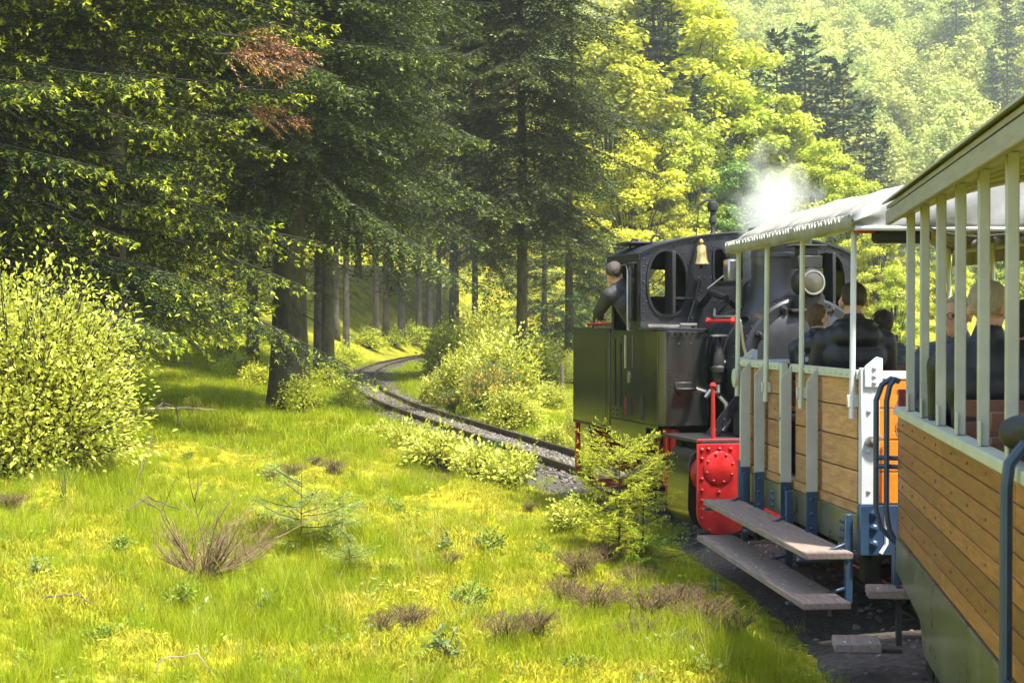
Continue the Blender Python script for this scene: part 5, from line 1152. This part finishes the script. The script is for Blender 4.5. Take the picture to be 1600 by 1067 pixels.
for y in (-1.3, -4.6):
    ax = MB().tube([(.3, y, .33), (1.45, y, .33)], .04, 8).build('axle', M['dark'], nc)
    for s, X in ((-1, NW / 2 - .36), (1, NW / 2 + .36)): MB().lathe([(.05, 0), (.235, 0), (.24, .03), (.21, .05), (.05, .05)], (X, y, .33), (-s, 0, 0), 22).build('wheel', M['dark'], ax)
    jb = MB().prism(rrect(y - .20, y + .20, .18, .42, .06), .02, .22, 'yz').build('axle_box', M['iron'], nc, .01)
    for k in range(5): MB().box(.008, .02, y - .14 + k * .06, y - .11 + k * .06, .24, .38).build('rib', M['iron'], jb, .003)
MB().lathe([(.05, 0), (.05, .35), (.15, .37), (.15, .42), (.05, .44)], (NW / 2, .0, .62), (0, 1, 0), 16).build('centre_buffer', M['dark'], nc)
# ------------------------------------------------------------------ people (one continuous body each, hair and accessories as children)
M['skin'] = mat('skin', (.50, .27, .19), .5, var=.10, scale=8)
M['jk_black'] = mat('black_jacket', (.012, .013, .017), .55, var=.4, scale=5, bump=.5, bscale=12)
M['jk_navy'] = mat('navy_jacket', (.010, .016, .034), .5, var=.4, scale=5, bump=.5, bscale=12)
M['jk_dark'] = mat('charcoal_work_jacket', (.022, .023, .026), .7, var=.35, scale=6, bump=.5, bscale=10)
M['trouser'] = mat('dark_trousers', (.02, .022, .03), .8, var=.3, scale=6)
M['shoe'] = mat('dark_shoes', (.012, .010, .009), .5)
M['hair_d'] = mat('dark_brown_hair', (.030, .018, .012), .55, var=.5, scale=30, stretch=(6, 6, 1), bump=.6, bscale=60)
M['hair_b'] = mat('brown_hair', (.11, .060, .030), .55, var=.5, scale=30, stretch=(6, 6, 1), bump=.6, bscale=60)
M['hair_g'] = mat('grey_blond_hair', (.36, .29, .21), .6, var=.35, scale=30, stretch=(6, 6, 1), bump=.6, bscale=60)
M['hair_s'] = mat('short_greying_hair', (.045, .032, .027), .6, var=.4, scale=30, bump=.6, bscale=80)
M['eye'] = mat('eyes', (.05, .04, .03), .2); M['yellow'] = mat('yellow_logo', (.75, .55, .03), .6); M['strap'] = mat('grey_strap', (.30, .29, .28), .6)

def capsule(mb, p0, p1, r0, r1, fl=None, n=12):
    """round-ended tapered limb; fl squashes it in local y (depth)"""
    p0, p1 = Vector(p0), Vector(p1); d = p1 - p0; L_ = max(d.length, 1e-4); d.normalize(); prof = []
    for k in range(5): a = -math.pi / 2 + math.pi / 2 * k / 4; prof.append((r0 * math.cos(a), r0 * math.sin(a)))
    for k in range(5): a = math.pi / 2 * k / 4; prof.append((r1 * math.cos(a), L_ + r1 * math.sin(a)))
    b = len(mb.v); mb.lathe(prof, p0, d, n)
    if fl:
        c = (p0 + p1) / 2
        for i in range(b, len(mb.v)):
            v = mb.v[i]; mb.v[i] = (c.x + (v[0] - c.x), c.y + (v[1] - c.y) * fl, v[2])
def person(name, loc, rz, label, jacket, hair, hairstyle='short', s=1.0, lean=0.0, arms=None, head_turn=0.0, head_tilt=0.0, stand=False, hood=False, twist=0.0):
    """local: faces +y, x to its right. Seated: hips at z = 0; standing: feet at z = 0"""
    root_z = 0.0; hip = Vector((0, 0, .10)) if not stand else Vector((0, 0, .92))
    def up(h, x=0, y=0):                              # point of the spine, leaning sideways by 'lean'
        return hip + Vector((x + h * math.sin(lean), y + .03 * h, h * math.cos(lean)))
    P = []                                            # (p0, p1, r0, r1, flatten, region)
    J, S_, T, SH = 0, 1, 2, 3
    P.append((up(-.02), up(.22), .155, .165, .72, J)); P.append((up(.18), up(.40), .165, .175, .68, J))
    P.append((up(.44, -.13), up(.44, .13), .098, .098, None, J)); P.append((up(.34, -.09, -.03), up(.34, .09, -.03), .11, .11, None, J))
    P.append((up(.46, -.09), up(.53, -.02), .07, .06, None, J)); P.append((up(.46, .09), up(.53, .02), .07, .06, None, J))
    nk = up(.48); hd = up(.675, 0, .02)
    P.append((nk, up(.60, 0, .01), .064, .060, None, S_)); P.append((up(.49, 0, -.005), up(.555, 0, .0), .088, .076, None, J))
    Rh = Matrix.Rotation(head_turn, 3, 'Z') @ Matrix.Rotation(head_tilt, 3, 'Y')
    H_ = lambda x, y, z: hd + Rh @ Vector((x, y, z))
    P.append((H_(0, -.012, .03), H_(0, .012, .03), .080, .080, None, S_)); P.append((H_(0, -.012, .055), H_(0, .015, .055), .072, .072, None, S_))
    P.append((H_(0, .03, -.05), H_(0, .045, -.075), .058, .040, None, S_)); P.append((H_(0, .085, -.005), H_(0, .105, -.03), .012, .016, None, S_))
    for q in (-1, 1): P.append((H_(q * .083, -.008, .012), H_(q * .086, -.014, -.022), .017, .012, None, S_))
    P.append((H_(-.018, .085, -.055), H_(.018, .085, -.055), .010, .010, None, S_))
    if hood: P.append((up(.47, -.08, -.10), up(.47, .08, -.10), .075, .075, None, J)); P.append((up(.53, -.09, -.02), up(.50, 0, -.12), .05, .06, None, J)); P.append((up(.53, .09, -.02), up(.50, 0, -.12), .05, .06, None, J))
    arms = arms or {}
    for q in (-1, 1):
        sh = up(.43, q * .19); el, wr = arms.get(q, (Vector((q * .235, .10, .24)), Vector((q * .12, .36, .19))))
        el, wr = Vector(el), Vector(wr)
        if q not in arms and stand: el, wr = hip + Vector((q * .28, .05, .15)), hip + Vector((q * .25, .25, .05))
        P.append((sh, el, .078, .058, None, J)); P.append((el, wr, .058, .040, None, J))
        d = (wr - el).normalized(); a_ = d.cross(Vector((0, 0, 1)));  a_ = a_.normalized() if a_.length > .1 else Vector((1, 0, 0)); pm = wr + d * .085
        P.append((wr + d * .02, pm, .030, .032, None, S_)); P.append((wr + d * .03 + a_ * q * -.02, wr + d * .085 + a_ * q * -.055 , .014, .010, None, S_))
        for k in range(4):
            o_ = a_ * (k - 1.5) * .021; l_ = (.055, .068, .062, .048)[k]; P.append((pm + o_, pm + o_ + d * l_ * .55, .010, .0095, None, S_)); P.append((pm + o_ + d * l_ * .55, pm + o_ + d * l_ - Vector((0, 0, .022)), .0095, .008, None, S_))
        hp = hip + Vector((q * .09, 0, -.02))
        if stand: kn, an = hip + Vector((q * .10, .03, -.46)), Vector((q * .11, -.01, .09))
        else: kn, an = Vector((q * .12, .44, .10)), Vector((q * .12, .42, -.32))
        P.append((hp, kn, .092, .062, None, T)); P.append((kn, an, .060, .042, None, T)); P.append((an + Vector((0, -.03, -.045)), an + Vector((0, .14, -.055)), .042, .035, None, SH))
    mb = MB()
    for (a, b, r0, r1, fl, rgn) in P: capsule(mb, a, b, r0, r1, fl)
    me = bpy.data.meshes.new(name); me.from_pydata(mb.v, [], mb.f); me.update()
    tmp = bpy.data.objects.new('tmp', me); link(tmp)
    rm = tmp.modifiers.new('r', 'REMESH'); rm.mode = 'VOXEL'; rm.voxel_size = .011
    smt = tmp.modifiers.new('s', 'SMOOTH'); smt.factor = .5; smt.iterations = 5
    dg = bpy.context.evaluated_depsgraph_get(); nm = bpy.data.meshes.new_from_object(tmp.evaluated_get(dg)); bpy.data.objects.remove(tmp)
    nm.name = name; nm.materials.clear()
    for m_ in (M[jacket], M['skin'], M['trouser'], M['shoe']): nm.materials.append(m_)
    c = np.zeros(len(nm.polygons) * 3, np.float32); nm.polygons.foreach_get('center', c); c = c.reshape(-1, 3); best = np.full(len(c), 1e9); reg = np.zeros(len(c), int)
    for (a, b, r0, r1, fl, rgn) in P:
        a, b = np.array(a), np.array(b); d = b - a; t = np.clip(((c - a) @ d) / max(d @ d, 1e-9), 0, 1); ds = np.linalg.norm(c - (a + t[:, None] * d), axis=1) - (r0 + (r1 - r0) * t)
        w = ds < best; best[w] = ds[w]; reg[w] = rgn
    nm.polygons.foreach_set('material_index', reg.astype(np.int32)); nm.polygons.foreach_set('use_smooth', np.ones(len(c), bool)); nm.update()
    o = link(bpy.data.objects.new(name, nm)); o.location = loc; o.rotation_euler = (0, 0, rz); o.scale = (s, s, s); tag(o, label, 'person')
    # hair cap following the skull
    bm = bmesh.new(); bmesh.ops.create_icosphere(bm, subdivisions=4, radius=1); kill = []
    rr = random.Random(hash(label) % 1000); low = -.72 if hairstyle == 'short' else -1.2
    for v in bm.verts:
        d = v.co.copy(); n_ = .035 * math.sin(d.x * 13 + d.z * 9) * math.sin(d.y * 11) + .02 * math.sin(d.z * 31 + d.x * 17)
        lim = low if d.y < .15 else (.55 if d.y > .55 else .35)
        if hairstyle == 'short' and abs(d.x) > .75 and d.y > -.25: lim = .25
        if d.z < lim: kill.append(v)
        k = 1 + n_ * (.5 if hairstyle == 'short' else 1.5)
        v.co = H_(0, -.003, .032) + Rh @ Vector((d.x * .0865 * k, d.y * .100 * k, (d.z * .093 * k + .012) if hairstyle == 'short' or d.z > -.3 else d.z * .15 * k + .03))
    bmesh.ops.delete(bm, geom=kill, context='VERTS')
    hm = bpy.data.meshes.new('hair'); bm.to_mesh(hm); bm.free(); hm.materials.append(M[hair]); hm.polygons.foreach_set('use_smooth', np.ones(len(hm.polygons), bool)); hm.update()
    ho = link(bpy.data.objects.new('hair', hm), o); sm = ho.modifiers.new('t', 'SOLIDIFY'); sm.thickness = .008
    e = MB()
    for q in (-1, 1): e.ball(tuple(H_(q * .032, .082, .012)), .010, 8)
    eo = e.build('eyes', M['eye'], o)
    return o, H_, up
def seat(px, Y, ytop, s=1.0):
    """where the hips must be so that the crown of the head shows at (px, ytop)"""
    p = at(px, ytop, Y); return Vector((p.x, Y, p.z - (.10 + .675 + .135) * s))
# driver leaning out of the cab window
dw = loco.matrix_basis
dp = dw @ Vector((-.86, 2.36, .98))
drv, Hd, upd = person('person', dp, LR + .22, 'driver in dark jacket leaning out of the locomotive cab', 'jk_dark', 'hair_s', s=1.02, lean=-.58, stand=True, head_turn=-.6, head_tilt=.2,
    arms={-1: ((-.42, .26, 1.10), (-.30, .42, 1.06)), 1: ((.05, .18, 1.12), (.0, .34, 1.04))})
# canvas coach
sp = seat(1335, 11.95, 440, 1.14)
m1, H1, u1 = person('person', sp, CR - .12, 'man with dark hair in black padded jacket under the canvas roof', 'jk_black', 'hair_d', s=1.14, hood=True)
q_ = u1(.26, .12, -.135); MB().box(q_.x - .03, q_.x + .03, q_.y - .004, q_.y + .004, q_.z - .004, q_.z + .004).prism([(q_.x + .005, q_.z + .004), (q_.x + .02, q_.z + .004), (q_.x + .013, q_.z + .013)], q_.y - .004, q_.y + .004, 'xz').build('jacket_logo', M['yellow'], m1)
sp = seat(1283, 12.7, 478, .9)
m2, H2, u2 = person('person', sp, CR - .7, 'passenger with light brown hair in navy jacket beside the smokebox', 'jk_navy', 'hair_b', 'long', s=.92, hood=True, lean=-.08, head_turn=-.3)
mb = MB(); a, b = u2(.47, -.10, -.12), u2(.05, .12, -.15)
for k in range(8): p = Vector(a).lerp(Vector(b), k / 7); mb.box(p.x - .015, p.x + .015, p.y - .02, p.y + .0, p.z - .02, p.z + .02)
mb.build('camera_strap', M['strap'], m2)
sp = seat(1383, 13.0, 484, .92)
m3, H3, u3 = person('person', sp, CR + .3, 'dark haired passenger partly hidden behind the man in black', 'jk_dark', 'hair_d', 'long', s=.92)
p = u3(.49, -.02, -.12); MB().box(p.x - .12, p.x - .06, p.y - .02, p.y + .02, p.z - .06, p.z + .09).build('camera_strap', M['strap'], m3)
# plank coach
def glasses(o, Hf):
    g = MB()
    for q in (-1, 1):
        g.tube([Hf(q * .034 + .026 * math.cos(a), .105, .012 + .019 * math.sin(a)) for a in np.arange(0, 6.2, .52)], .0022, 4, closed=True); g.tube([Hf(q * .060, .105, .018), Hf(q * .088, .06, .02), Hf(q * .09, -.01, .015)], .0022, 4)
    g.tube([Hf(-.010, .106, .016), Hf(.010, .106, .016)], .0022, 4); g.build('glasses', M['iron'], o)
sp = seat(1545, 8.05, 437, 1.10)
m4, H4, u4 = person('person', sp, NR - .1, 'grey haired man with glasses in black coat behind the posts', 'jk_black', 'hair_g', s=1.10, head_turn=-.45, arms={-1: ((-.20, .15, .27), (-.10, .38, .2))}); glasses(m4, H4)
sp = seat(1497, 9.33, 462, .92)
m5, H5, u5 = person('person', sp, NR + 3.0, 'passenger with glasses half hidden by the grey haired man', 'jk_navy', 'hair_g', s=.92, head_turn=-.7); glasses(m5, H5)
sp = seat(1604, 8.3, 468, 1.0)
m6, H6, u6 = person('person', sp, NR, 'dark haired passenger at the right picture edge', 'jk_black', 'hair_d', 'long', s=1.0)
sp = Vector((2.14, 5.2, 1.19))
m7, H7, u7 = person('person', sp, NR, 'passenger resting a dark sleeve on the rail at the right edge', 'jk_black', 'hair_d', s=1.0, arms={-1: ((-.49, .36, .44), (-.42, .62, .40))})

# ------------------------------------------------------------------ air
mh = bpy.data.materials.new('valley_haze'); mh.use_nodes = True; nt = mh.node_tree; nt.nodes.clear()
pv = nd(nt, 'ShaderNodeVolumePrincipled'); pv.inputs['Color'].default_value = (.86, .93, 1, 1); pv.inputs['Density'].default_value = .00040; pv.inputs['Anisotropy'].default_value = .3
ov = nd(nt, 'ShaderNodeOutputMaterial'); nt.links.new(pv.outputs[0], ov.inputs['Volume'])
hz_ = MB().box(-540, 540, -70, 780, -6, 320).build('haze', mh, smooth=False); tag(hz_, 'thin pale haze filling the valley air', kind='stuff')
